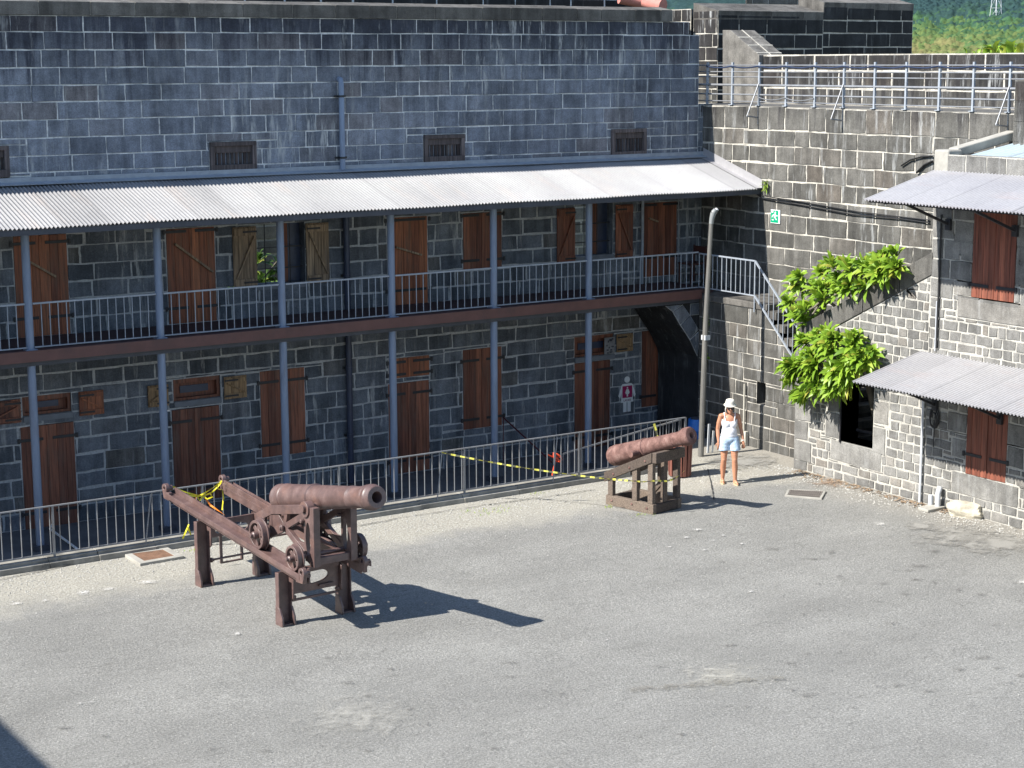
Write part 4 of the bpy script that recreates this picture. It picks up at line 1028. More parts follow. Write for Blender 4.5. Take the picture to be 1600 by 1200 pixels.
def left_wing():
    t = thing('courtyard_wing', 'tall stone wing on the left whose shadow falls on the courtyard corner', 'building', (-6, 15, 0))
    FL = frame((-2.25, 0, 0), (0, -1, 0), (1, 0, 0)); mb = MB(); blocks(mb, FL, -27, -3, 0, 8.0, .33, (.5, .9), 71, joint=.03)
    mb.build('masonry', ['rampart', 'rampart_mortar'], t); mb = MB(); mb.box(-9, -2.27, 3, 27, 0, 7.99); mb.build('core', 'rampart', t)
left_wing()
def wall_cables():
    mb = MB(); a = lambda x, y: onx(x, y, XB-.04)
    P1 = [a(1172, 292), a(1192, 306), a(1260, 317), a(1340, 331), a(1400, 338), a(1452, 344)]; P2 = [a(1172, 296), a(1192, 310), a(1260, 322), a(1330, 335), a(1400, 341), a(1452, 348)]
    mb.tube(P1, .013, 6); mb.tube(P2, .013, 6); o = mb.build('wall_cable', 'cable', smooth=60); tag(o, 'pair of dark cables strung along the rampart wall above the exit sign', 'cable')
    mb = MB(); mb.tube([a(1097, 165), a(1092, 200), a(1087, 240)], .016, 6); o = mb.build('drop_cable', 'cable', smooth=60); tag(o, 'dark cable hanging in the corner above the verandah roof', 'cable')
    mb = MB(); mb.tube([a(1408, 259), a(1422, 250), a(1440, 245), a(1457, 244)], .016, 6); mb.tube([a(1432, 270), a(1444, 258), a(1457, 252)], .022, 6); o = mb.build('loose_cable', 'cable', smooth=60); tag(o, 'two loose cable ends curling by the upper awning roof', 'cable')
wall_cables()
# ------------------------------------------------------------------ fences
def fence():
    xe = ony(1071, 655, YF).x; x0 = 6.9; zt, zb = ony(500, 732, YF).z, ony(500, 803, YF).z+.03
    t = thing('metal_fence', 'long galvanised fence of thin upright bars along the courtyard kerb', 'fence', (15, YF, .13))
    mb = MB(); mb.bar((x0, YF, zt), (xe, YF, zt), .042, .022); mb.build('top_rail', 'rail', t, bevel=.003)
    mb = MB(); mb.bar((x0, YF, zb), (xe, YF, zb), .042, .022); mb.build('bottom_rail', 'rail', t, bevel=.003)
    n = round((xe-x0)/.163)
    mb = MB(); mb.tube([(x0, YF, zb+.008), (x0, YF, zt-.008)], .0095, 8); b = mb.build('baluster', 'rail', t, smooth=50)
    for i in range(1, n+1): clone(b, ((xe-x0)*i/n, 0, 0))
    mb = MB(); mb.bar((x0, YF, .12), (x0, YF, zt), .035, .035, (0, 1, 0)); p = mb.build('post', 'rail', t, bevel=.003)
    for i in range(1, 7): clone(p, ((xe-x0)*i/6, 0, 0))
    for x, y in ((220, 849), (458, 815), (675, 779), (858, 752)):
        f = onz(x, y, .11); mb = MB(); mb.tube([(f.x+.16, YF-.015, zt-.03), (f.x, YF-.10, .12)], .012, 8); mb.build('brace', 'rail', t, smooth=50)
    # ramp behind the fence, with its own handrail
    Y = 29.75; a, b = ony(880, 709, Y), ony(1064, 655, Y)
    o = MB(); X1, X0 = 22.85, a.x-.1
    o.prism([(X1, 28.63, -.002), (X0, 28.63, ZG+.01), (X0, 28.63, ZG-.3), (X1, 28.63, ZG-.3)], (0, 1.25, 0)); k = o.build('ramp', 'pave'); k['kind'] = 'structure'
    t = thing('ramp_handrail', 'second handrail of light bars sloping down behind the fence beside the red cannon', 'railing', (b.x, Y, 0))
    mb = MB(); mb.bar(a, b, .035, .03); mb.bar((a.x, Y, a.z-.72), (b.x, Y, b.z-.72), .03, .022); mb.build('rail', 'rail', t)
    n = round((b.x-a.x)/.16)
    for i in range(n+1):
        p = a.lerp(b, i/n); mb = MB(); mb.tube([(p.x, Y, p.z-.74), p], .0095, 6); mb.build('baluster', 'rail', t, smooth=50)
fence()

# ------------------------------------------------------------------ cannons
def local(o, f):
    f = V((f[0], f[1], 0)).normalized(); l = V((-f.y, f.x, 0))
    return Matrix(((f.x, l.x, 0, o[0]), (f.y, l.y, 0, o[1]), (0, 0, 1, o[2]), (0, 0, 0, 1)))
def ell(cx, cy, rx, ry, n, f):
    return [f(cx+rx*math.cos(2*math.pi*i/n), cy+ry*math.sin(2*math.pi*i/n)) for i in range(n)]
def boxring(cx, cy, hx, hy, n, f):                  # n points around a rectangle, matching ell()
    out = []
    for i in range(n):
        c, s = math.cos(2*math.pi*i/n), math.sin(2*math.pi*i/n); k = 1/max(abs(c), abs(s)); out.append(f(cx+hx*c*k, cy+hy*s*k))
    return out
def wheel(F, s, z, r, o, side, parent):
    """cast wheel with six round openings between flat spokes; axis along o"""
    mb = MB(); mb.M = F; w = .05; n = 36
    ring = lambda rr, oo: [V((s+rr*math.cos(2*math.pi*i/n), oo, z+rr*math.sin(2*math.pi*i/n))) for i in range(n)]
    mb.ringplate(ring(r, o-w), ring(r*.80, o-w), (0, 2*w, 0))
    mb.ringplate(ring(r*1.13, o-side*w*1.0), ring(r*.8, o-side*w*1.0), (0, side*.022, 0))        # flange on the inner side
    for i in range(6):
        a = 2*math.pi*i/6+.3; p = V((s+r*.2*math.cos(a), o, z+r*.2*math.sin(a))); q = V((s+r*.84*math.cos(a), o, z+r*.84*math.sin(a)))
        mb.bar(p, q, .035, r*.36, V((-math.sin(a), 0, math.cos(a))))
    mb.ringplate(ring(r*.42, o-.025), ring(r*.1, o-.025), (0, .05, 0))
    wl = mb.build('wheel', 'oxide', parent, smooth=40, bevel=.004)
    mb = MB(); mb.M = F; mb.lathe([(0, r*.27), (.1, r*.25), (.115, r*.17), (.15, r*.16), (.155, r*.1)], (s, o, z), (0, side, 0), 18); mb.build('hub', 'oxide', wl, smooth=40)
def cannon_one():
    F = local((11.222, 24.575, 0), (.066, -.998)); t = thing('slide_cannon', 'red brown iron cannon on a wheeled carriage upon long sloping rails', 'cannon', (11.7, 24.5, 0))
    rz = lambda s: 1.335-.098*(s+2.45)
    # two slide rails
    for oc, sg in ((0, 1), (1.03, -1)):
        mb = MB(); mb.M = F
        def along(o0, o1, z0, z1):
            a, b = -2.45, 1.78
            mb.add([(a, o0, rz(a)+z0), (a, o1, rz(a)+z0), (a, o1, rz(a)+z1), (a, o0, rz(a)+z1), (b, o0, rz(b)+z0), (b, o1, rz(b)+z0), (b, o1, rz(b)+z1), (b, o0, rz(b)+z1)],
                   [(0, 1, 2, 3), (7, 6, 5, 4), (0, 4, 5, 1), (1, 5, 6, 2), (2, 6, 7, 3), (3, 7, 4, 0)])
        along(oc-.095, oc+.095, -.075, -.03)
        along(oc+sg*.072-.018, oc+sg*.072+.018, -.0295, .06)                        # guide lip
        along(oc-sg*.093-.012, oc-sg*.093+.012, -.09, -.005)                      # rolled outer edge
        along(oc+sg*.072-.014, oc+sg*.072+.014, -.175, -.0755); along(oc-.03, oc+.03, -.17, -.0755)
        ra = mb.build('slide_rail', 'oxide', t, bevel=.006)
        for s_, dz in ((-2.5, .045), (1.83, .03)):                                  # eye stops at both ends
            q = 1 if s_ < 0 else -1
            for oo in (oc-.10,):
                mb = MB(); mb.M = F; f = lambda x, y, oo=oo: V((x, oo, y)); g = .082
                mb.ringplate(ell(s_, rz(s_)+dz, g, g, 24, f), ell(s_, rz(s_)+dz+.01, g*.36, g*.36, 24, f), (0, .07, 0))
                mb.prism([(s_-q*.07, oo+.002, rz(s_)+dz-.04), (s_+q*.16, oo+.002, rz(s_)-.0), (s_+q*.16, oo+.002, rz(s_)-.13), (s_-q*.03, oo+.002, rz(s_)-.12)], (0, .066, 0)); mb.build('end_stop', 'oxide', ra, smooth=35, bevel=.005)
            mb = MB(); mb.M = F; mb.tube([(s_, oc-.06, rz(s_)+dz), (s_, oc+.04, rz(s_)+dz)], .045 if s_ < 0 else .025, 14); mb.build('roller', 'oxide', ra, smooth=40)
    # four channel legs
    for s_ in (1.13, -1.43):
        for oc, sg in ((0, 1), (1.03, -1)):
            mb = MB(); mb.M = F; top = rz(s_+.1)-.172
            a, b = (oc-.115, oc+.115)
            mb.box(s_-.03, s_-.005, a+.02, b-.02, .0, top)                              # web facing the yard
            mb.box(s_-.035, s_+.065, a-.0, a+.026, .02, top)                         # outer flange
            mb.box(s_-.035, s_+.06, b-.026, b, .02, top)
            for e in (a, b-.026): mb.prism([(s_-.05, e-.004, .0), (s_+.16, e-.004, .0), (s_+.15, e-.004, .13), (s_+.07, e-.004, .27), (s_-.04, e-.004, .30)], (0, .034, 0))
            mb.box(s_+.03, s_+.13, a+.03, b-.03, .0, .03); mb.prism([(s_-.004, a+.03, .03), (s_+.12, a+.03, .03), (s_-.004, a+.03, .2)], (0, .03, 0))
            # haunch joining the leg and the cross plate
            e = b-.028 if sg > 0 else a; mb.prism([(s_-.03, e, top-.52), (s_+.13, e, top-.40), (s_+.15, e, top-.04), (s_+.10, e, top), (s_-.03, e, top)], (0, .028, 0))
            mb.lathe([(0, .04), (.03, .04), (.031, .024), (.06, .024)], (s_+.06, e+(.028 if sg > 0 else 0), .40), (0, sg, 0), 12)
            mb.build('leg', 'oxide', t, smooth=35, bevel=.006)
    # cross plates with oval openings, tie rods
    f = lambda x, y: V((1.16, x, y)); ztop = .86
    mb = MB(); mb.M = F; mb.ringplate(boxring(.515, .635, .40, .19, 32, f), ell(.47, .66, .27, .105, 32, f), (.04, 0, 0)); mb.prism([(1.14, .115, .80), (1.14, .40, .825), (1.14, .60, .825), (1.14, .915, .93), (1.14, .915, .76), (1.14, .115, .74)], (.09, 0, 0))
    mb.bar((1.18, .12, .35), (1.18, .91, .35), .035, .035); mb.box(1.19, 1.25, .55, .80, .50, .53); mb.build('cross_plate', 'oxide', t, bevel=.006)
    f = lambda x, y: V((-1.41, x, y))
    mb = MB(); mb.M = F; mb.ringplate(boxring(.515, .90, .40, .14, 32, f), ell(.515, .86, .30, .09, 32, f), (.04, 0, 0)); mb.tube([(-1.38, .1, .40), (-1.38, .93, .40)], .018, 8); mb.build('cross_plate', 'oxide', t, bevel=.006)
    mb = MB(); mb.M = F
    for o in (.33, .70): mb.box(-1.44, -1.40, o-.018, o+.018, .30, .80)
    mb.bar((-1.42, .33, .31), (-1.42, .70, .31), .03, .025); mb.build('hanger', 'oxide', t)
    mb = MB(); mb.M = F; mb.tube([(-.3, .05, .93), (-.3, .98, .93)], .018, 8); mb.tube([(-.3, .5, .93), (-.3, .5, .72)], .018, 8); mb.build('tie_rod', 'oxide', t)
    # carriage: two openwork cheeks
    ch = None
    for oc in (.20, .83):
        mb = MB(); mb.M = F
        def m(a, b, w, th=.07): mb.bar((a[0], oc, a[1]), (b[0], oc, b[1]), th, w, (0, 1, 0)) if False else mb.prism(flat(a, b, w, oc-th/2), (0, th, 0))
        def flat(a, b, w, o):
            a, b = V((a[0], 0, a[1])), V((b[0], 0, b[1])); d = (b-a).normalized(); n = V((-d.z, 0, d.x))*w/2
            return [V((p.x, o, p.z)) for p in (a-n, b-n, b+n, a+n)]
        hub = (.90, 1.40)
        m((.06, 1.38), (.52, 1.585), .13); m((.50, 1.585), (1.50, 1.79), .13, .075); m(hub, (1.52, 1.72), .095, .065); m(hub, (.98, 1.70), .085, .06)
        m(hub, (.40, 1.18), .12, .065); m(hub, (1.66, 1.03), .10, .068); m((.50, 1.20), (.50, 1.56), .07, .058); m((.27, 1.22), (.27, 1.46), .08, .056); m((.10, 1.30), (.44, 1.19), .16, .07)
        mb.prism([(x, oc-.02, z) for x, z in ((.52, 1.22), (.86, 1.36), (.86, 1.46), (.70, 1.58), (.53, 1.56))], (0, .04, 0))
        mb.prism([(x, oc-.022, z) for x, z in ((1.05, 1.30), (1.30, 1.27), (1.50, 1.27), (1.58, 1.02), (1.64, 1.0))], (0, .044, 0))
        f = lambda x, y: V((x, oc-.035, y))
        mb.ringplate(boxring(1.60, 1.40, .11, .38, 28, f), ell(1.60, 1.36, .065, .25, 28, f), (0, .07, 0))
        mb.box(1.70, 1.80, oc-.055, oc+.055, .98, 1.86)
        f = lambda x, y: V((x, oc-.06, y)); mb.ringplate(ell(1.545, 1.80, .12, .12, 24, f), ell(1.545, 1.81, .062, .062, 24, f), (0, .12, 0))
        mb.lathe([(0, .05), (.03, .05), (.031, .03), (.05, .03)], (hub[0], oc-.06, hub[1]), (0, -1, 0), 14); mb.lathe([(0, .03), (.05, .03)], (1.50, oc-.05, 1.62), (0, -1, 0), 12)
        mb.build('cheek', 'oxide', t, smooth=35, bevel=.005)
    mb = MB(); mb.M = F; mb.box(.30, .36, .24, .79, 1.22, 1.42); mb.build('transom', 'oxide', t, bevel=.006)
    mb = MB(); mb.M = F; mb.box(1.66, 1.76, .255, .775, .99, 1.10); mb.bar((1.66, .3, 1.05), (.9, .73, 1.30), .07, .05); mb.bar((1.5, .73, 1.10), (1.0, .3, 1.42), .06, .05)
    mb.box(1.40, 1.659, .255, .775, .98, 1.02); mb.build('transom', 'oxide', t, bevel=.006)
    for s_, z, r in ((.49, 1.205, .22), (1.54, 1.09, .188)):
        z = rz(s_)-.028+r
        mb = MB(); mb.M = F; mb.tube([(s_, -.06, z), (s_, 1.09, z)], .035, 12); mb.build('axle', 'oxide', t, smooth=40)
        wheel(F, s_, z, r, -.03, -1, t); wheel(F, s_, z, r, 1.06, 1, t)
    # barrel
    a, b = V((.12, .515, 1.655)), V((2.93, .515, 2.195)); L = (b-a).length; d = (b-a).normalized()
    prof = [(-.12, .03), (-.11, .055), (-.06, .06), (-.03, .045), (0, .06), (.015, .13), (.05, .172), (.10, .192), (.115, .206), (.15, .208), (.165, .200), (.30, .202), (.315, .212), (.345, .212), (.36, .200),
            (.9, .194), (1.12, .191), (1.135, .203), (1.17, .203), (1.185, .183), (1.75, .171), (2.2, .160), (2.215, .168), (2.245, .168), (2.26, .159), (2.42, .157), (2.52, .163), (2.62, .179), (2.66, .182), (2.68, .176), (2.70, .187), (2.76, .187), (2.775, .176), (L-.05, .172), (L-.012, .163), (L, .150), (L, .084), (L-.012, .078), (L-.5, .076)]
    mb = MB(); mb.M = F; mb.lathe(prof, a, d, 56); mb.build('barrel', 'oxide', t, smooth=32)
    br = [o for o in t.children if o.name.startswith('barrel')][0]
    mb = MB(); mb.M = F; mb.lathe([(L-.49, .07), (L-.46, .07)], a, d, 32); mb.build('bore', 'dark', br, smooth=40)
    tr = a+d*((1.545-a.x)/d.x); mb = MB(); mb.M = F; mb.tube([(1.545, .10, tr.z-.11), (1.545, .93, tr.z-.11)], .058, 20); mb.build('trunnion', 'oxide', br, smooth=40)
    return F
F1 = cannon_one()
def cannon_two():
    F = local((19.7, 26.12, 0), (.2, -.98)); t = thing('timber_cannon', 'pitted red cannon tilted upward on a grey timber frame beside the fence', 'cannon', (20.1, 26.1, 0)); r = random.Random(2)
    def beam(name, fn, lab=None):
        mb = MB(); mb.M = F; fn(mb); o = mb.build(name, 'old_timber', t, bevel=.01)
        if lab: o['label'] = lab
    bx = lambda *a: (lambda m: m.box(*a, t=r.random()))
    beam('sill', bx(-.60, .57, -.01, .09, .0, .19)); beam('sill', bx(-.60, .57, .70, .80, .0, .19))
    beam('cross_sill', bx(.46, .57, .092, .698, .01, .17)); beam('cross_sill', bx(-.58, -.47, .092, .698, .01, .17))
    for o in (.0, .71):
        beam('post', bx(.42, .54, o, o+.09, .192, 1.08)); beam('post', bx(.04, .16, o, o+.09, .192, .86)); beam('post', bx(-.56, -.44, o, o+.09, .192, .56))
    beam('post', bx(.45, .53, .33, .44, .171, .99))
    for o in (-.025, .715):
        def sl(m, o=o):
            p = [(-.64, .43), (.53, .975), (.53, 1.16), (-.64, .615)]; m.prism([(s, o, z) for s, z in p], (0, .09, 0), t=r.random())
        beam('slope_beam', sl)
    beam('head_beam', bx(.542, .64, -.02, .80, .97, 1.165)); beam('brace', lambda m: m.bar((.15, .4, .24), (.48, .4, .6), .07, .09))
    def bolts(m):
        for s, z in ((-.4, .62), (.0, .80), (.38, .99)): m.lathe([(0, .02), (.015, .018)], (s, -.026, z), (0, -1, 0), 10)
        for s, z in ((-.45, .1), (.05, .1), (.35, .1), (.45, .15)): m.lathe([(0, .016), (.012, .014)], (s, -.011, z), (0, -1, 0), 10)
    for s, z in ((-.4, .62), (.0, .80), (.38, .985), (-.45, .1), (.05, .12), (.42, .1)):
        mb = MB(); mb.M = F; oo = -.026 if z > .3 else -.011; mb.lathe([(0, .022), (.012, .02), (.016, .01)], (s, oo, z), (0, -1, 0), 10); mb.build('bolt', 'pitted', t)
    a, b = V((-.83, .39, .815)), V((1.13, .39, 1.515)); L = (b-a).length; d = (b-a).normalized()
    prof = [(-.0, .03), (.005, .10), (.03, .165), (.07, .19), (.16, .195), (.17, .203), (.20, .203), (.21, .195), (.62, .182), (.90, .172), (.91, .182), (.94, .182), (.95, .165), (1.3, .146), (1.62, .13), (1.63, .138), (1.66, .138), (1.67, .128), (1.80, .132), (1.88, .152), (1.93, .168), (1.99, .17), (L-.035, .165), (L-.01, .15), (L, .12), (L, .060), (L-.01, .056), (L-.45, .054)]
    mb = MB(); mb.M = F; mb.lathe(prof, a, d, 48); br = mb.build('barrel', 'pitted', t, smooth=35)
    mb = MB(); mb.M = F; mb.lathe([(L-.44, .05), (L-.41, .05)], a, d, 28); mb.build('bore', 'dark', br, smooth=40)
    q = a+d*.86; mb = MB(); mb.M = F; mb.tube([(q.x, .02, q.z-.06), (q.x, .76, q.z-.06)], .06, 18); mb.build('trunnion', 'pitted', br, smooth=40)
    return F
F2 = cannon_two()

def ribbon(name, label, paths, w=.05, mat='tape', cat='tape', seg=.11, twist=.9, seed=1):
    mb = MB(); r = random.Random(seed)
    for P in paths:
        P = [V(p) for p in P]; Q = []
        for a, b in zip(P, P[1:]):
            n = max(2, int((b-a).length/(seg/2))); Q += [a.lerp(b, i/n) for i in range(n)]
        Q.append(P[-1]); ph = r.uniform(0, 6); E = []
        for i, p in enumerate(Q):
            d = (Q[min(i+1, len(Q)-1)]-Q[max(i-1, 0)]).normalized(); s = V((0, 0, 1))-d*d.z
            s = s.normalized() if s.length > .05 else V((1, 0, 0)); n_ = d.cross(s); an = twist*math.sin(i*.35+ph)
            s = s*math.cos(an)+n_*math.sin(an); E.append((p+s*w/2, p-s*w/2))
        for i in range(len(E)-1): mb.poly([E[i][0], E[i+1][0], E[i+1][1], E[i][1]], t=.2 if (i//2) % 2 == 0 else (.9 if mat == 'tape' else .2))
    mb.noflip = True
    return tag(mb.build(name, mat, smooth=50), label, cat)
def tapes():
    M['yellow_tape'] = plain('yellow_ribbon', (.72, .64, .03), .45, .15, 20); M['orange_strap'] = plain('orange_strap', (.8, .25, .03), .5, .1)
    zt = ony(500, 732, YF).z
    A = ony(690, 707, YF-.03); W = lambda s, o, z: F2 @ V((s, o, z))
    B, Cc, Dd = W(-.62, -.045, .50), W(.36, -.06, .60), W(.66, .02, .66); E = W(.66, .76, .72)
    ribbon('caution_tape', 'yellow and black caution tape stretched from the fence to the timber cannon frame', [sag(A, B, .04, 14)+[Cc], [Cc, Dd], sag(Dd, E, .08, 6)], .034, seg=.075, seed=4)
    p = ony(1022, 662, YF-.03); ribbon('tape_tail', 'short yellow black tape tail tied to the fence behind the timber cannon', [[p, p+V((.03, -.02, -.14)), p+V((.07, -.03, -.30)), p+V((.05, -.02, -.42))]], .05, seed=2)
    G = lambda s, o, z: F1 @ V((s, o, z)); a, k, b = G(-2.5, .06, 1.40), G(-2.5, .60, 1.16), G(-2.48, .97, 1.40)
    ps = [sag(a, k, .03, 8), sag(a+V((0, -.02, -.01)), k+V((.03, 0, .01)), .07, 8), sag(k, b, .06, 8), sag(k+V((-.05, 0, .02)), b+V((0, -.02, .0)), .02, 8),
          [k, k+V((.10, -.03, .04)), k+V((.16, -.02, -.03)), k+V((.05, -.04, -.05)), k], [k, k+V((-.12, .0, .03)), k+V((-.08, -.03, -.06)), k],
          [b, b+V((-.04, -.03, -.14)), b+V((-.02, -.02, -.34)), b+V((-.05, -.02, -.52))], [b+V((-.1, 0, -.06)), b+V((-.14, -.03, -.14)), b+V((-.06, -.03, -.17))]]
    ribbon('yellow_ribbon', 'knotted yellow tape hanging between the rear ends of the long cannon rails', ps, .026, 'yellow_tape', seed=9)
    ribbon('yellow_ribbon', 'loose yellow tape end fluttering by the fence under the left cannon rail', [[G(-2.3, .22, .78), G(-2.32, .17, .66), G(-2.3, .10, .56)], [G(-2.3, .20, .74), G(-2.28, .24, .6)]], .028, 'yellow_tape', seed=3)
    ribbon('orange_strap', 'orange strap tied to the yellow tape between the cannon rails', [[k+V((.02, 0, -.02)), k+V((.10, -.05, -.16)), G(-2.2, .83, .86)], [k+V((-.12, 0, .03)), k+V((-.16, -.02, -.10))]], .03, 'orange_strap', seed=6)
    mb = MB(); p, q = ony(786, 652, YW-.08), onz(862, 722, ZG+.35); mb.tube([p, q], .016, 8); mb.tube([p+V((0, -.02, 0)), (p.x, YW-.08, ZG+.02)], .01, 6); o = mb.build('red_pole', 'red_pole', smooth=50); tag(o, 'dark red pole leaning from the gallery wall behind the fence', 'pole')
    mb = MB(); a, b, c = onz(83, 817, ZG+.03), onz(78, 826, ZG+.03), onz(133, 867, ZG+.03); mb.tube([a, b, c], .022, 8); o = mb.build('white_pipe', 'white'); tag(o, 'thin white pipe lying on the gallery floor behind the left part of the fence', 'pipe')
    p = onz(868, 716, .35); mb = MB(); r = random.Random(1)
    pts = [p+V((.10*math.cos(i*.9)*(1-.02*i)+.004*i, .05*math.sin(i*1.3), .10*math.sin(i*.7))) for i in range(16)]
    mb.tube(pts, .016, 6); mb.tube([p, p+V((-.03, 0, -.15)), p+V((-.08, 0, -.33)), p+V((-.05, 0, -.42))], .016, 6); mb.tube([p, p+V((-.12, 0, .06)), p+V((-.2, .0, .10))], .014, 6)
    o = mb.build('orange_rope', 'orange_rope', smooth=60); tag(o, 'knotted orange red rope hanging on the fence behind the caution tape', 'rope')
tapes()

# ------------------------------------------------------------------ yard furniture
def grate(name, label, corners, mat, frame_mat, h=.035, rim=.11):
    P = [onz(*c) for c in corners]; c = sum(P, V())/4; t = thing(name, label, 'drain grate', (c.x, c.y, 0)); mb = MB()
    ins = [p.lerp(c, rim*2) for p in P]
    up = lambda p, z: (p.x, p.y, z)
    mb.add([up(p, -.03) for p in P]+[up(p, h) for p in P]+[up(p, h) for p in ins]+[up(p, -.03) for p in ins], sum([[(i, (i+1) % 4, 4+(i+1) % 4, 4+i), (4+i, 4+(i+1) % 4, 8+(i+1) % 4, 8+i), (8+i, 8+(i+1) % 4, 12+(i+1) % 4, 12+i)] for i in range(4)], []))
    mb.build('frame', frame_mat, t, bevel=.008)
    mb = MB(); n = 16
    for i in range(n):
        a = ins[0].lerp(ins[1], (i+.5)/n); b = ins[3].lerp(ins[2], (i+.5)/n); mb.bar(up(a, h-.008), up(b, h-.008), .022, .012)
    for k in (.05, .35, .65, .95): mb.bar(up(ins[0].lerp(ins[3], k), h-.012), up(ins[1].lerp(ins[2], k), h-.012), .025, .012)
    mb.poly([up(p, h-.03) for p in ins]); mb.build('grille', mat, t)
grate('drain_grate', 'rusty drain grate in a pale concrete frame near the fence', ((191, 868), (262, 859), (288, 873), (219, 885)), 'rust_grate', 'concrete', .05, .16)
grate('drain_grate', 'grey drain cover in a thin frame near the woman\'s shadow', ((1231, 766), (1291, 769), (1284, 781), (1226, 776)), 'grey_grate', 'concrete', .03, .07)
def yard():
    # litter bin
    c = onz(1062, 744); t = thing('litter_bin', 'red brown slatted litter bin behind the timber cannon', 'bin', (c.x, c.y, 0)); r = random.Random(5)
    mb = MB(); mb.lathe([(.04, .19), (.72, .21)], (c.x, c.y, 0), (0, 0, 1), 20); mb.build('liner', 'dark', t, smooth=40)
    n = 14
    for i in range(n):
        a = 2*math.pi*i/n; ca, sa = math.cos(a), math.sin(a); mb = MB()
        mb.bar((c.x+.215*ca, c.y+.215*sa, .03), (c.x+.24*ca, c.y+.24*sa, .76), .075, .022, (ca, sa, 0), t=r.random()); mb.build('slat', 'bin_wood', t, bevel=.004)
    mb = MB(); f = lambda rr, z: [V((c.x+rr*math.cos(2*math.pi*i/28), c.y+rr*math.sin(2*math.pi*i/28), z)) for i in range(28)]
    mb.ringplate(f(.25, .75), f(.2, .75), (0, 0, .025)); mb.build('rim', 'dark_steel', t)
    # blue barrel
    p = ony(1088, 652, 30.72); x, y = p.x, p.y; h = p.z-ZG; t = thing('blue_barrel', 'blue plastic barrel half hidden behind the lamp pole', 'barrel', (x, y, ZG))
    mb = MB(); mb.lathe([(0, .16), (.02, .18), (h*.3, .19), (h*.32, .20), (h*.35, .20), (h*.37, .19), (h*.62, .19), (h*.64, .20), (h*.67, .20), (h*.69, .19), (h*.94, .18), (h-.03, .165), (h-.03, .13), (h-.04, .12)], (x, y, ZG), (0, 0, 1), 32); mb.build('drum', 'blue_plastic', t, smooth=40)
    mb = MB(); mb.lathe([(h-.038, .118), (h-.01, .118), (h, .10)], (x, y, ZG), (0, 0, 1), 28); mb.build('lid', 'dark_steel', t, smooth=40)
    # lamp pole
    b = onz(1095, 713); a = ony(1111.5, 345, b.y); t = thing('lamp_pole', 'slightly leaning grey lamp pole at the foot of the stone stair', 'street lamp', b)
    m = b.lerp(a, .56); m.x -= .03
    mb = MB(); mb.tube([b, m, a], [.062, .056, .045], 10); mb.build('pole', 'pole', t, smooth=30)
    m = b.lerp(a, .5); mb = MB(); mb.box(m.x-.075, m.x+.055, m.y-.068, m.y+.068, m.z, m.z+.10); mb.build('band', 'pvc', t)
    mb = MB(); e = a+V((.035, -.02, .16)); mb.tube([a+V((0, 0, -.06)), a+V((.01, -.005, .05)), e], [.05, .052, .062], 12); mb.tube([e, e+V((.03, -.03, .05)), e+V((.05, -.06, .055))], [.062, .058, .03], 12); mb.build('lamp_head', 'pvc_dull', t, smooth=50)
    mb = MB(); mb.lathe([(0, .04), (.015, .036), (.02, .015)], e+V((.05, -.05, .075)), (.4, -.4, .7), 12); mb.build('lens', 'white', t, smooth=50)
    # odds and ends standing against the stair wall
    for i, (px, py, h, w, lab, nm) in enumerate(((1106, 708, .62, .05, 'short pale board standing just right of the lamp pole', 'board'), (1113, 707, .46, .04, 'thin white board leaning at the stair wall behind the woman', 'board'))):
        p = onz(px, py); mb = MB(); mb.bar((p.x, p.y, .004), (p.x+.05, p.y+.03, h), w, .02, (0, 1, 0)); o = mb.build(nm, 'white' if i else 'pvc'); tag(o, lab, 'board')
    p = onx(1161, 716, XS-.06); mb = MB(); mb.tube([(p.x, p.y, 0), (p.x, p.y, 1.35)], .018, 8); mb.box(p.x-.03, p.x+.05, p.y-.10, p.y+.05, 0, .32); o = mb.build('water_pipe', 'rubble_pipe', smooth=40); tag(o, 'pale standpipe with plinth on the stair wall behind the woman', 'pipe')
    # rock, slab, pipe stub
    c = onz(1512, 806); r = random.Random(14); bm = bmesh.new(); bmesh.ops.create_icosphere(bm, subdivisions=4, radius=1)
    for v in bm.verts:
        q = v.co.copy(); s = max(abs(q.x), abs(q.y), abs(q.z)); q = q.lerp(q/s*.8, .6)
        n = noise.fractal(q*1.6, 1, 2, 5)*.16; q *= 1+n; v.co = V((q.x*.38-q.z*.03, q.y*.24, q.z*.17))
    rot = Matrix.Rotation(math.radians(-63), 3, 'Z'); bmesh.ops.transform(bm, matrix=rot.to_4x4(), verts=bm.verts)
    me = bpy.data.meshes.new('rock'); bm.to_mesh(me); bm.free(); me.materials.append(M['rock']); me.attributes.new('tone', 'FLOAT', 'FACE')
    me.polygons.foreach_set('use_smooth', [True]*len(me.polygons)); me.set_sharp_from_angle(angle=.45)
    o = bpy.data.objects.new('rock', me); C.objects.link(o); o.location = (c.x-.02, c.y, .115); tag(o, 'pale broken boulder lying at the foot of the right building', 'rock')
    P = [onz(*q) for q in ((1434, 797), (1460, 790), (1477, 796), (1450, 802))]; mb = MB(); mb.prism([(p.x, p.y, .004) for p in P], (0, 0, .055)); o = mb.build('stone_slab', 'concrete', bevel=.012); tag(o, 'small flat pale slab beside the pipe stub at the right wall', 'slab')
    p = onz(1478, 793)+V((-.22, 0, 0)); mb = MB(); mb.tube([p+V((0, 0, 0)), p+V((0, 0, .30)), p+V((.05, .0, .42))], .05, 14); mb.tube([p+V((-.02, .16, 0)), p+V((-.02, .16, .24))], .045, 14); o = mb.build('pipe_stub', 'pvc', smooth=50); tag(o, 'grey plastic pipe stub with bent end beside the boulder', 'pipe')
    # chair on the landing
    d = ony(1082, 432, 31.9); d.z = zdk; t = thing('garden_chair', 'old red framed chair standing at the right end of the upper gallery', 'chair', d)
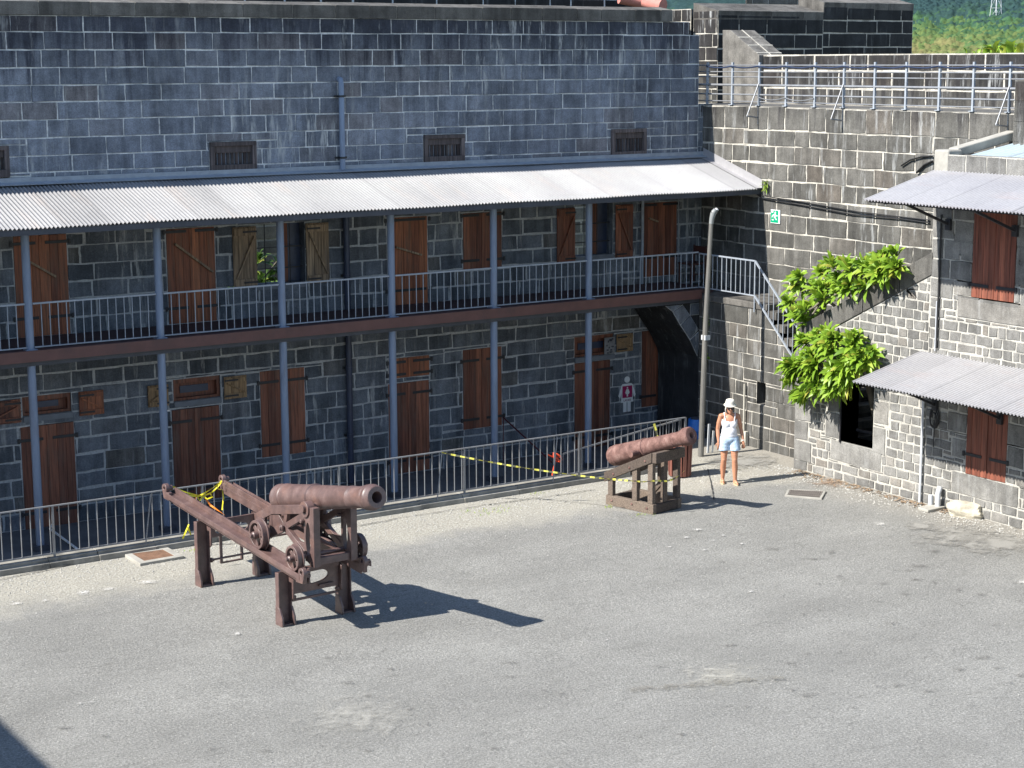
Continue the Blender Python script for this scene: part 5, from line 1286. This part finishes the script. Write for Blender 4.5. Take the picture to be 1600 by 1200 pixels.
    bx = lambda n, *a: (lambda m: (m.box(*a), m.build(n, 'chair_red', t, bevel=.004)))(MB())
    x, y, z = d; s = .21
    for sx in (-1, 1):
        for sy in (-1, 1): bx('leg', x+sx*s-.016, x+sx*s+.016, y+sy*s-.016, y+sy*s+.016, z, z+(.43 if sx < 0 else .84))
    bx('seat', x-.24, x+.24, y-.24, y+.24, z+.431, z+.465); bx('backrest', x+.20, x+.225, y-.19, y+.19, z+.62, z+.82); bx('stretcher', x-.19, x+.19, y-.21, y-.185, z+.2, z+.23)
M['rubble_pipe'] = plain('limed_pipe', (.46, .44, .38), .9, .2, 6); M['chair_red'] = plain('chair_red_paint', (.07, .025, .022), .5, .2)
yard()

# ------------------------------------------------------------------ signs
def text_mesh(body, size, F, u, v, d, mat, parent, name='lettering'):
    cu = bpy.data.curves.new(name, 'FONT'); cu.body = body; cu.size = size; cu.align_x = 'CENTER'; cu.align_y = 'CENTER'; cu.extrude = .0015
    ob = bpy.data.objects.new(name, cu); C.objects.link(ob); dg = bpy.context.evaluated_depsgraph_get(); me = bpy.data.meshes.new_from_object(ob.evaluated_get(dg))
    bpy.data.objects.remove(ob); bpy.data.curves.remove(cu)
    mb = MB(); mb.M = F; mb.add([(p.co.x+u, p.co.y+v, p.co.z+d) for p in me.vertices], [tuple(p.vertices) for p in me.polygons]); mb.build(name, mat, parent); bpy.data.meshes.remove(me)
def disc(mb, u, v, r, d0, d1, n=18): mb.prism([(u+r*math.cos(2*math.pi*i/n), v+r*math.sin(2*math.pi*i/n), d0) for i in range(n)], (0, 0, d1-d0))
def signs():
    u0, v0, u1, v1 = wrect(FB, 1205.3, 1219.8, 327.8, 349); w, h = u1-u0, v1-v0
    t = thing('exit_sign', 'green and white running man exit sign on the rampart wall', 'sign', FB @ V(((u0+u1)/2, v0, .01)))
    mb = MB(); mb.M = FB; mb.box(u0, u1, v0, v1, .006, .022); mb.build('board', 'white', t)
    mb = MB(); mb.M = FB; mb.box(u0+.03*w, u1-.17*w, v0+.05*h, v1-.05*h, .0225, .026); mb.build('panel', 'green_sign', t)
    mb = MB(); mb.M = FB; U = lambda x: u0+w*x; W = lambda y: v0+h*y
    disc(mb, U(.52), W(.80), .075*h, .0265, .029)
    for P in (((.26, .62), (.46, .72), (.60, .66), (.52, .44), (.40, .48)), ((.42, .50), (.54, .46), (.68, .28), (.62, .24)), ((.40, .48), (.48, .44), (.30, .26), (.16, .30), (.16, .24), (.34, .20)), ((.56, .68), (.62, .62), (.78, .60), (.76, .54), (.60, .54)), ((.30, .64), (.38, .70), (.20, .58), (.14, .44), (.20, .42))):
        mb.prism([(U(a), W(b), .0265) for a, b in P], (0, 0, .0025))
    mb.prism([(U(a), W(b), .0265) for a, b in ((.10, .93), (.30, .93), (.30, .78), (.10, .78))], (0, 0, .0025)); mb.build('running_figure', 'white', t)
    # ladies sign: white silhouette with a purple panel
    uc = wpx(FW, 978.8, 612)[0]; zt = wpx(FW, 978.8, 587.5)[1]; zb = wpx(FW, 978.8, 643)[1]; H = zt-zb; d = .012
    t = thing('washroom_sign', 'white woman shaped washroom sign with a purple LADIES panel', 'sign', FW @ V((uc, zb, d)))
    mb = MB(); mb.M = FW; Z = lambda y: zb+H*y
    disc(mb, uc, Z(.905), H*.088, d, d+.02, 24)
    s = H*.30
    mb.prism([(uc+s*a, Z(b), d) for a, b in ((-.50, .79), (.50, .79), (.66, .73), (.98, .46), (.80, .40), (.62, .58), (.66, .27), (-.66, .27), (-.62, .58), (-.80, .40), (-.98, .46), (-.66, .73))], (0, 0, .02))
    for a in (-.42, .06): mb.box(uc+s*a, uc+s*(a+.36), Z(0), Z(.27), d+.0005, d+.0195)
    mb.build('silhouette', 'white', t)
    mb = MB(); mb.M = FW; mb.box(uc-s*.56, uc+s*.56, Z(.40), Z(.73), d+.0205, d+.024); mb.build('panel', 'magenta', t)
    mb = MB(); mb.M = FW; disc(mb, uc, Z(.675), H*.025, d+.0245, d+.027)
    mb.prism([(uc+s*a, Z(b), d+.0245) for a, b in ((-.12, .64), (.12, .64), (.26, .54), (.18, .52), (.12, .58), (.20, .50), (.08, .50), (.08, .43), (-.08, .43), (-.08, .50), (-.20, .50), (-.12, .58), (-.18, .52), (-.26, .54))], (0, 0, .0025)); mb.build('pictogram', 'white', t)
    text_mesh('LADIES', H*.085, FW, uc, Z(.325), d+.0225, 'ink', t)
    u0, v0, u1, v1 = wrect(FW, 944, 960, 527, 553); mb = MB(); mb.M = FW; mb.box(u0, u1, v0, v1, .006, .012); r = random.Random(3)
    for i in range(16):
        a, b = r.uniform(u0, u1-.06), r.uniform(v0, v1-.05); mb.box(a, a+r.uniform(.02, .06), b, b+r.uniform(.02, .05), .0125, .014, mi=1)
    o = mb.build('torn_poster', ['pvc_dark', 'dark_steel']); tag(o, 'torn grey and black poster beside the low dark window', 'poster')
M['pvc_dark'] = plain('faded_paper', (.22, .22, .23), .9, .3, 8)
signs()
# ------------------------------------------------------------------ plants
def leaf(mb, p, d, up, L, W, r, droop=.5, t=None):
    d = V(d).normalized(); s = d.cross(V(up)); s = s.normalized() if s.length > .05 else d.orthogonal().normalized(); n = s.cross(d)
    t = r.random() if t is None else t; pts = []
    for k, (f, w) in enumerate(((0, .10), (.22, .62), (.5, 1.0), (.78, .78), (1, .04))):
        c = V(p)+d*(L*f)+n*(L*.14*math.sin(f*2.2)) - V((0, 0, 1))*(droop*L*f*f*.55)
        pts.append((c+s*W*w/2+n*W*w*.16, c, c-s*W*w/2+n*W*w*.16))
    b = len(mb.v)
    for tr in pts: mb.v += list(tr)
    for k in range(4):
        for j in (0, 1): mb.face([b+k*3+j, b+k*3+j+1, b+k*3+j+4, b+k*3+j+3], t=t)
def rosette(mb, p, d, r, n=15, L=.25, W=.075):
    d = V(d).normalized(); x = d.orthogonal().normalized(); y = d.cross(x)
    for i in range(n):
        a = 2.4*i+r.uniform(-.3, .3); f = i/n; el = .22+1.15*(1-f)+r.uniform(-.1, .1)      # outer leaves spread wide, inner stand up
        dd = d*math.cos(el)+(x*math.cos(a)+y*math.sin(a))*math.sin(el)
        leaf(mb, V(p)+d*(.10*f)-d*.05, dd, d, L*r.uniform(.75, 1.15), W*r.uniform(.8, 1.15), r, r.uniform(.15, .8), min(1, max(0, r.gauss(.5, .24))))
def shrub(name, label, root, tips, seed, leafm='leaf', L=.25, n=15, cat='shrub'):
    r = random.Random(seed); t = thing(name, label, cat, root); lv = MB(); st = MB(); root = V(root)
    cen = sum((V(p) for p, _ in tips), V())/len(tips)
    forks = [cen.lerp(V(tips[r.randrange(len(tips))][0]), .45)+V((.06, 0, -.14)) for _ in range(6)]
    base = cen.lerp(root, .35)
    st.tube([root, root.lerp(base, .5)+V((0, .04, 0)), base], [.07, .06, .05], 8)
    for f in forks: st.tube([base, base.lerp(f, .5)+V((.02, .02, .03)), f], [.042, .035, .028], 7)
    for p, d in tips:
        f = min(forks, key=lambda q: (q-V(p)).length); st.tube([f, f.lerp(V(p), .55)-V((0, 0, .04)), V(p)], [.024, .02, .015], 6); rosette(lv, p, d, r, n, L*r.uniform(.75, 1.15), L*.30)
    lv.noflip = True
    lv.build('foliage', leafm, t, smooth=70); st.build('stem', 'bark', t, smooth=60)
def plants():
    r = random.Random(42); tips = []
    # upper shrub follows the sloping wall head
    for i in range(62):
        f = r.random(); px, py = 1240+f*160+r.uniform(-10, 8), 494-f*80+r.uniform(-58+42*f, 10)
        if f < .2: py += r.uniform(-8, 22)
        if .28 < f < .5: py -= r.uniform(0, 24)
        X = r.uniform(XF-.15, XF+.9) if py < 500-f*90 else r.uniform(XF-.25, XF+.1)
        p = onx(px, py, X); tips.append((p, (-.75+r.uniform(-.4, .5), r.uniform(-.5, .5), .75+r.uniform(-.3, .4))))
    shrub('frangipani_shrub', 'bright green frangipani spreading upward along the sloping wall head', (XF+.75, 25.5, 1.2), tips, 1, L=.33, n=17)
    tips = []
    for i in range(56):
        a, q = r.uniform(0, 6.283), math.sqrt(r.random()); px, py = 1299+q*66*math.cos(a), 566+q*43*math.sin(a)
        if px > 1345 and py > 585: py -= 30
        dep = math.sqrt(max(0, 1-q*q)); p = onx(px, py, XF-.18-.45*dep*r.uniform(.3, 1)); tips.append((p, (-.7+r.uniform(-.3, .3), -.5*math.cos(a)*q+r.uniform(-.2, .2), .55-.5*math.sin(a)*q+r.uniform(-.2, .3))))
    for px, py in ((1243, 585), (1255, 606), (1262, 612), (1300, 600), (1320, 598), (1335, 590), (1238, 560)):
        p = onx(px, py, XF-.3); tips.append((p, (-.6, .2, -.35)))
    shrub('frangipani_shrub', 'bright green frangipani hanging over the wall face above the open window', (XF+.8, 26.45, .75), tips, 2, L=.34, n=17)
    # plant seen through the window; bright leaf colour makes up for missing light
    tips = [(V((XF+r.uniform(.8, 1.3), 25.0+r.uniform(-.7, .8), 1.1+r.uniform(-.3, .8))), (r.uniform(-.6, .2), r.uniform(-.6, .6), .8)) for i in range(9)]
    shrub('potted_plant', 'bright green plant standing on the stair seen through the wing window', (XF+1.1, 25.0, .5), tips, 3, 'leaf', .3, 12, 'plant')
    # tree seen through the barred barracks window, with a pale building beyond
    c = V((17.0, 37.2, 0)); tips = []
    for i in range(60):
        q = V((r.gauss(0, 1), r.gauss(0, 1), r.gauss(0, 1))).normalized()*r.uniform(.4, 1); tips.append((V((17.0, 36.6, 2.9))+V((q.x*1.3, q.y*.9, q.z*1.25)), q+V((0, 0, .4))))
    shrub('small_tree', 'leafy green tree glimpsed through the barred upper window', (17.0, 36.7, -1), tips, 4, 'leaf_dark', .34, 16, 'tree')
    tips = [(V((13.9+r.uniform(-.5, .5), 33.9+r.uniform(-.2, .4), 3.0+r.uniform(-.2, 1.4))), (r.uniform(-.6, .6), -.4, .6)) for i in range(0)]
    w = thing('yard_wall', 'stone wall glimpsed through the open upper windows', 'wall', (22, 39, -1)); mb = MB()
    blocks(mb, frame((0, 39, 0), (1, 0, 0), (0, -1, 0)), 10, 46, -1, 5.4, .36, (.5, .9), 81, joint=.05); mb.build('masonry', ['rubble', 'rubble_mortar'], w)
    mb = MB(); mb.box(10, 46, 39.03, 39.5, -1, 5.38); mb.build('core', 'rubble', w)
    # weeds
    mb = MB()
    p = onx(1197, 291, XB-.03)
    for i in range(70): d = V((-r.random(), r.uniform(-.6, .6), r.uniform(-.5, .9))); leaf(mb, p+V((0, r.uniform(-.06, .06), r.uniform(-.08, .08))), d, (0, 0, 1), r.uniform(.08, .18), .02, r, .6, r.uniform(.2, .9))
    mb.noflip = True; o = mb.build('wall_fern', 'leaf'); tag(o, 'small fern tuft on the rampart wall above the cables', 'weed')
    for (px, py, lab) in ((1106, 503, 'green weed sprouting beside the middle of the lamp pole'), (1104, 560, 'lower green weed behind the lamp pole')):
        mb = MB(); p = onx(px, py, XS-.04)
        for i in range(26): d = V((-r.random(), r.uniform(-.8, .8), r.uniform(-.4, .9))); leaf(mb, p+V((0, r.uniform(-.06, .06), r.uniform(-.1, .1))), d, (0, 0, 1), r.uniform(.07, .13), .045, r, .6, r.uniform(.2, .6))
        mb.noflip = True; o = mb.build('wall_weed', 'leaf'); tag(o, lab, 'weed')
    mb = MB()
    for (px, py, n, w) in ((612, 800, 40, .25), (765, 800, 70, .6), (640, 795, 14, .1), (840, 772, 20, .2), (1000, 806, 26, .3), (300, 862, 12, .2), (950, 793, 20, .15)):
        c = onz(px, py)
        for i in range(n): p = c+V((r.gauss(0, w*.5), r.gauss(0, w*.25), .004)); leaf(mb, p, (r.uniform(-1, 1), r.uniform(-1, 1), 1.0), (0, 0, 1), r.uniform(.03, .08), .012, r, .5, r.uniform(.5, 1))
    mb.noflip = True; o = mb.build('weeds', 'leaf', org=(0, 0, 0)); tag(o, 'sparse yellow green weeds in the gravel along the kerb', 'weeds', kind='stuff')
plants()

# ------------------------------------------------------------------ hill behind
def hill():
    R0_, R1, NR = 720, 1650, 430; mb = MB(); AZ = [math.radians(36+8.5*i/90) for i in range(90)]+[math.radians(44.5+6*i/400) for i in range(401)]; NA = len(AZ)-1
    def hz(x, y):
        rr = math.hypot(x, y); a = math.atan2(x, y)
        z = -20+(max(0, rr-700)/1500)**1.15*190+18*noise.fractal(V((x/260, y/260, 2)), 1, 2, 4)+(a-math.radians(42))*26
        ds, _ = noise.voronoi(V((x/5, y/5, .5))); ds2, _ = noise.voronoi(V((x/2.6, y/2.6, 3.5)))
        return z+3.4*max(0, 1-ds[0]*1.2)+1.5*max(0, 1-ds2[0]*1.2)
    for j in range(NR+1):
        rr = R0_+(R1-R0_)*j/NR
        for i in range(NA+1):
            a = AZ[i]; x, y = rr*math.sin(a), rr*math.cos(a); mb.v.append(V((x, y, hz(x, y))))
    for j in range(NR):
        for i in range(NA):
            a = j*(NA+1)+i; p = mb.v[a]
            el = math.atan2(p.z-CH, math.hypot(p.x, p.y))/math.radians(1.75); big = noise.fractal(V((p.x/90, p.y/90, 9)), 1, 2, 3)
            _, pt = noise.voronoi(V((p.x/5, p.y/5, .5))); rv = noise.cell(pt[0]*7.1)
            t = .92-el*.95+big*.24+rv*.20  # tone falls with view height, so upper slopes carry painted cloud shadow
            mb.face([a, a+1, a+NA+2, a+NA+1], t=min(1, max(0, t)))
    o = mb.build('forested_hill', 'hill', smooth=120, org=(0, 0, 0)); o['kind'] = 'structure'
    # pylon
    v = ray(1556, 26); k = 750/V((v.x, v.y)).length; q = CAM+v*k
    while q.z > hz(q.x, q.y) and k < 2500: k += 6; q = CAM+v*k
    base = q-V((0, 0, 3)); h = 60
    t = thing('pylon', 'small grey lattice power pylon on the forested hillside', 'pylon', base); mb = MB()
    lv = [(0, 2.6), (8, 2.1), (16, 1.6), (25, 1.1), (40, .7)]
    c = lambda k, q: base+V(((-1, 1, 1, -1)[q]*lv[k][1], (-1, -1, 1, 1)[q]*lv[k][1], lv[k][0]))
    for k in range(len(lv)-1):
        for q in range(4): mb.tube([c(k, q), c(k+1, q)], .2, 4); mb.tube([c(k, q), c(k+1, (q+1) % 4)], .09, 4); mb.tube([c(k+1, q), c(k+1, (q+1) % 4)], .09, 4)
    mb.build('lattice', 'pylon', t)
    # banana like plants just beyond the parapet
    r = random.Random(8)
    for i, (px, py, s, lab) in enumerate(((1584, 76, 1.0, 'tall yellow green plant poking above the parapet at the right edge'), (1563, 80, .6, 'small pale leafed plant above the parapet beside the taller one'), (1540, 81, .45, 'low green plant tip above the parapet left of its neighbours'))):
        p = onx(px, py, 40.0); t = thing('garden_plant', lab, 'plant', (p.x, p.y, -1)); mb = MB()
        for k in range(16): leaf(mb, p+V((r.uniform(-.4, .4), r.uniform(-.4, .4), -.3*s)), (r.uniform(-1, 1), r.uniform(-1, 1), r.uniform(.8, 2)), (0, 0, 1), s*r.uniform(.6, 1.1), s*.22, r, .7, r.uniform(.3, 1))
        mb.noflip = True; mb.build('foliage', 'leaf', t, smooth=60); mb = MB(); mb.tube([(p.x, p.y, -1), (p.x, p.y, p.z-.2*s)], .12, 8); mb.build('stem', 'bark', t)
hill()

# ------------------------------------------------------------------ woman walking
def remeshed(name, prims, voxel, mat, parent, M4, cut=None, smooth_it=3, post=None):
    bm = bmesh.new()
    def ellip(c, r, rot=None):
        g = bmesh.ops.create_icosphere(bm, subdivisions=3, radius=1)['verts']
        m = Matrix.Translation(c) @ (rot.to_4x4() if rot is not None else Matrix.Identity(4)) @ Matrix.Diagonal((*r, 1)); bmesh.ops.transform(bm, matrix=m, verts=g)
    for p in prims:
        if p[0] == 'e': ellip(V(p[1]), p[2], p[3] if len(p) > 3 else None)
        else:                                            # tapered limb through points with radii
            P, Rr = [V(q) for q in p[1]], p[2]
            for a, b, ra, rb in zip(P, P[1:], Rr, Rr[1:]):
                n = max(2, int((b-a).length/(.55*min(ra, rb))))
                for i in range(n+1):
                    g = bmesh.ops.create_icosphere(bm, subdivisions=2, radius=ra+(rb-ra)*i/n)['verts']; bmesh.ops.translate(bm, vec=a.lerp(b, i/n), verts=g)
    me = bpy.data.meshes.new('tmp'); bm.to_mesh(me); bm.free(); ob = bpy.data.objects.new('tmp', me); C.objects.link(ob)
    m = ob.modifiers.new('r', 'REMESH'); m.mode = 'VOXEL'; m.voxel_size = voxel
    s = ob.modifiers.new('s', 'SMOOTH'); s.iterations = smooth_it; s.factor = .5
    m2 = bpy.data.meshes.new_from_object(ob.evaluated_get(bpy.context.evaluated_depsgraph_get())); bpy.data.objects.remove(ob); bpy.data.meshes.remove(me)
    bm = bmesh.new(); bm.from_mesh(m2)
    if cut: bmesh.ops.delete(bm, geom=[v for v in bm.verts if cut(v.co)], context='VERTS')
    if post: post(bm)
    bmesh.ops.transform(bm, matrix=Matrix.Translation(-ORG[parent.name]) @ M4, verts=bm.verts); bm.to_mesh(m2); bm.free()
    m2.name = name; m2.materials.clear(); m2.materials.append(M[mat]); m2.polygons.foreach_set('use_smooth', [True]*len(m2.polygons))
    o = bpy.data.objects.new(name, m2); C.objects.link(o); o.parent = parent; ORG[o.name] = ORG[parent.name]; return o
def woman():
    p = onz(1138, 755); f = V((-p.x, -p.y, 0)).normalized()
    f = Matrix.Rotation(math.radians(8), 3, 'Z') @ f
    l = V((-f.y, f.x, 0))                                # l: her left = picture right
    F = Matrix(((l.x, f.x, 0, p.x), (l.y, f.y, 0, p.y), (0, 0, 1, 0), (0, 0, 0, 1)))
    t = thing('person', 'woman in pale hat, white strappy top and light shorts walking across the yard', 'person', p)
    def hand(w, d, curl, side):                          # palm and five fingers from the wrist
        w, d = V(w), V(d).normalized(); x = V((side, .25, 0)).normalized(); x = (x-d*x.dot(d)).normalized(); n = d.cross(x)
        if n.y > 0: n = -n
        palm = w+d*.05; A = [('e', palm, (.020, .036, .048), Matrix((n, V((0, 0, 0))+n.cross(d), d)).transposed())]
        fw = n.cross(d)                                   # across the palm; finger row
        for k, (o, L) in enumerate(((-.030, .066), (-.010, .076), (.010, .072), (.029, .056))):
            b = palm+d*.040+fw*o; c = b+d*L*.5+n*.006*curl; e = c+d*L*.42+n*.022*curl; A.append(('l', [b, c, e], [.0098, .009, .0075]))
        th = palm-fw*.034-d*.02 if True else palm; A.append(('l', [th, th-fw*.020+d*.030+n*.012, th-fw*.018+d*.060+n*.022], [.013, .0115, .009]))
        return A
    rot = Matrix.Rotation(math.radians(22), 3, 'X')       # head bowed a little: rotates +z towards -y, so use the inverse
    rot = Matrix.Rotation(math.radians(-11), 3, 'X')
    hc = V((0, .035, 1.525))
    H = lambda x, y, z: hc+rot @ V((x, y, z))
    torso = [('e', (0, -.005, 1.23), (.148, .098, .17)), ('e', (0, .01, 1.04), (.140, .108, .15)), ('e', (0, -.01, .90), (.165, .122, .13)), ('e', (-.06, .055, 1.195), (.066, .052, .07)), ('e', (.06, .055, 1.195), (.066, .052, .07))]
    legs = [('l', [(-.085, 0, .88), (-.095, .02, .66), (-.10, .035, .49)], [.098, .078, .056]), ('l', [(-.10, .035, .49), (-.105, -.02, .33), (-.105, -.055, .10)], [.058, .060, .038]),
            ('l', [(-.105, -.075, .055), (-.11, .0, .045), (-.115, .09, .028)], [.038, .036, .030]),
            ('l', [(.085, 0, .88), (.10, .05, .66), (.105, .085, .49)], [.098, .078, .056]), ('l', [(.105, .085, .49), (.115, .065, .33), (.12, .075, .10)], [.058, .060, .038]),
            ('l', [(.12, .055, .055), (.13, .13, .045), (.145, .22, .028)], [.038, .036, .030])]
    arms = [('l', [(-.165, -.01, 1.345), (-.205, -.02, 1.21), (-.225, -.03, 1.08)], [.052, .045, .037]), ('l', [(-.225, -.03, 1.08), (-.222, .0, .97), (-.212, .045, .845)], [.037, .036, .025]),
            ('l', [(.165, -.01, 1.345), (.205, -.025, 1.21), (.235, -.04, 1.09)], [.052, .045, .037]), ('l', [(.235, -.04, 1.09), (.255, -.02, .98), (.275, .015, .855)], [.037, .036, .025]),
            ('l', [(-.16, -.01, 1.35), (0, -.02, 1.385), (.16, -.01, 1.35)], [.05, .056, .05]), ('l', [(0, -.015, 1.36), (0, .012, 1.45)], [.055, .047])]
    head = [('e', hc, (.070, .086, .105), rot), ('e', H(0, .03, -.06), (.050, .058, .055), rot), ('e', H(0, .088, -.012), (.012, .020, .022), rot), ('e', H(0, .077, -.055), (.024, .012, .012), rot), ('e', H(0, .07, -.088), (.022, .02, .018), rot)]
    head += [('e', H(s*.070, -.005, -.01), (.010, .02, .03), rot) for s in (-1, 1)]
    hands = hand((-.212, .045, .845), (.05, .16, -1), 1, -1)+hand((.275, .015, .855), (.05, .03, -1), 1, 1)
    body = remeshed('body', torso+legs+arms+head+hands, .0065, 'skin', t, F, smooth_it=2)
    infl = lambda P, k: [(q[0], q[1], tuple(r+k for r in q[2]), *q[3:]) for q in P]
    strap = [('l', [(s*.085, .085, 1.26), (s*.10, .058, 1.345), (s*.105, .0, 1.415), (s*.10, -.06, 1.35), (s*.085, -.09, 1.27)], [.011]*5) for s in (-1, 1)]
    top = remeshed('tank_top', infl(torso[:2], .012)+infl(torso[3:], .015)+[('e', (0, .0, .97), (.168, .125, .10))], .009, 'shirt', t, F,
                   cut=lambda c: c.z < .925 or c.z > (1.258+1.9*c.x*c.x if c.y > 0 else 1.27))
    remeshed('top_strap', strap[:1], .005, 'shirt', t, F, smooth_it=1); remeshed('top_strap', strap[1:], .005, 'shirt', t, F, smooth_it=1)
    sh = [('e', (0, -.01, .895), (.182, .138, .115)), ('l', [(-.088, 0, .88), (-.105, .015, .69)], [.112, .118]), ('l', [(.088, 0, .88), (.112, .035, .69)], [.112, .118])]
    remeshed('shorts', sh, .009, 'denim', t, F, cut=lambda c: c.z < .675 or c.z > .965, smooth_it=4)
    hair = [('e', H(0, -.022, .01), (.082, .086, .100), rot)]+[('e', H(s*.066, .005, -.04), (.030, .055, .075), rot) for s in (-1, 1)]
    remeshed('hair', hair, .008, 'hair', t, F, cut=lambda c: (rot.transposed() @ (V(c)-hc)).y > .045)
    mb = MB(); mb.M = F; o = H(0, -.004, .058); d = rot @ V((0, 0, 1)); k = MB()
    mb.lathe([(-.014, .116), (-.008, .122), (.002, .114), (.010, .096), (.014, .093), (.062, .088), (.098, .076), (.108, .056), (.100, .02)], o, d, 36); mb.build('hat', 'straw', t, smooth=50)
    mb = MB(); mb.M = F
    for s in (-1, 1): mb.prism([H(s*a, .084-.010*(a > .05), b) for a, b in ((.008, .018), (.035, .022), (.060, .016), (.058, -.010), (.035, -.020), (.012, -.010))], rot @ V((0, .012, 0)))
    mb.bar(H(-.012, .092, .014), H(.012, .092, .014), .006, .006)
    for s in (-1, 1): mb.bar(H(s*.060, .080, .012), H(s*.074, -.01, .010), .006, .008)
    mb.build('sunglasses', 'iron', t)
    for x, y, a in ((-.11, .0, -.06), (.133, .13, .10)):
        mb = MB(); mb.M = F @ Matrix.Translation((x, y, 0)) @ Matrix.Rotation(-a, 4, 'Z'); n = 20
        pr = [(.044*math.cos(2*math.pi*i/n)*(1+.12*math.sin(2*math.pi*i/n)), .135*math.sin(2*math.pi*i/n), .002) for i in range(n)]
        mb.prism(pr, (0, 0, .022)); mb.tube([(-.042, .03, .024), (-.025, .06, .062), (0, .085, .066), (.025, .06, .062), (.042, .03, .024)], .009, 8); mb.tube([(-.04, -.06, .024), (-.03, -.09, .07), (.03, -.09, .07), (.04, -.06, .024)], .007, 8); mb.build('sandal', 'sandal', t, smooth=40)
    mb = MB(); mb.M = F; w = V((.273, .012, .868)); mb.lathe([(-.008, .030), (.008, .031)], w, (-.1, -.2, 1), 16); mb.build('bracelet', 'white', t, smooth=60)
woman()

# ------------------------------------------------------------------ groups of repeats
for o in C.objects:
    if o.parent is None and 'label' in o:
        for k, g in (('frangipani_shrub', 'frangipani shrubs on the right wall'), ('garden_plant', 'plants beyond the parapet'), ('drain_grate', 'drain grates in the courtyard'), ('board', 'boards by the stair wall'),
                     ('wall_weed', 'weeds beside the lamp pole'), ('yellow_ribbon', 'yellow tape ends on the cannon rails'), ('slide_cannon', 'cannons in the courtyard'), ('timber_cannon', 'cannons in the courtyard')):
            if o.name.split('.')[0] == k: o['group'] = g
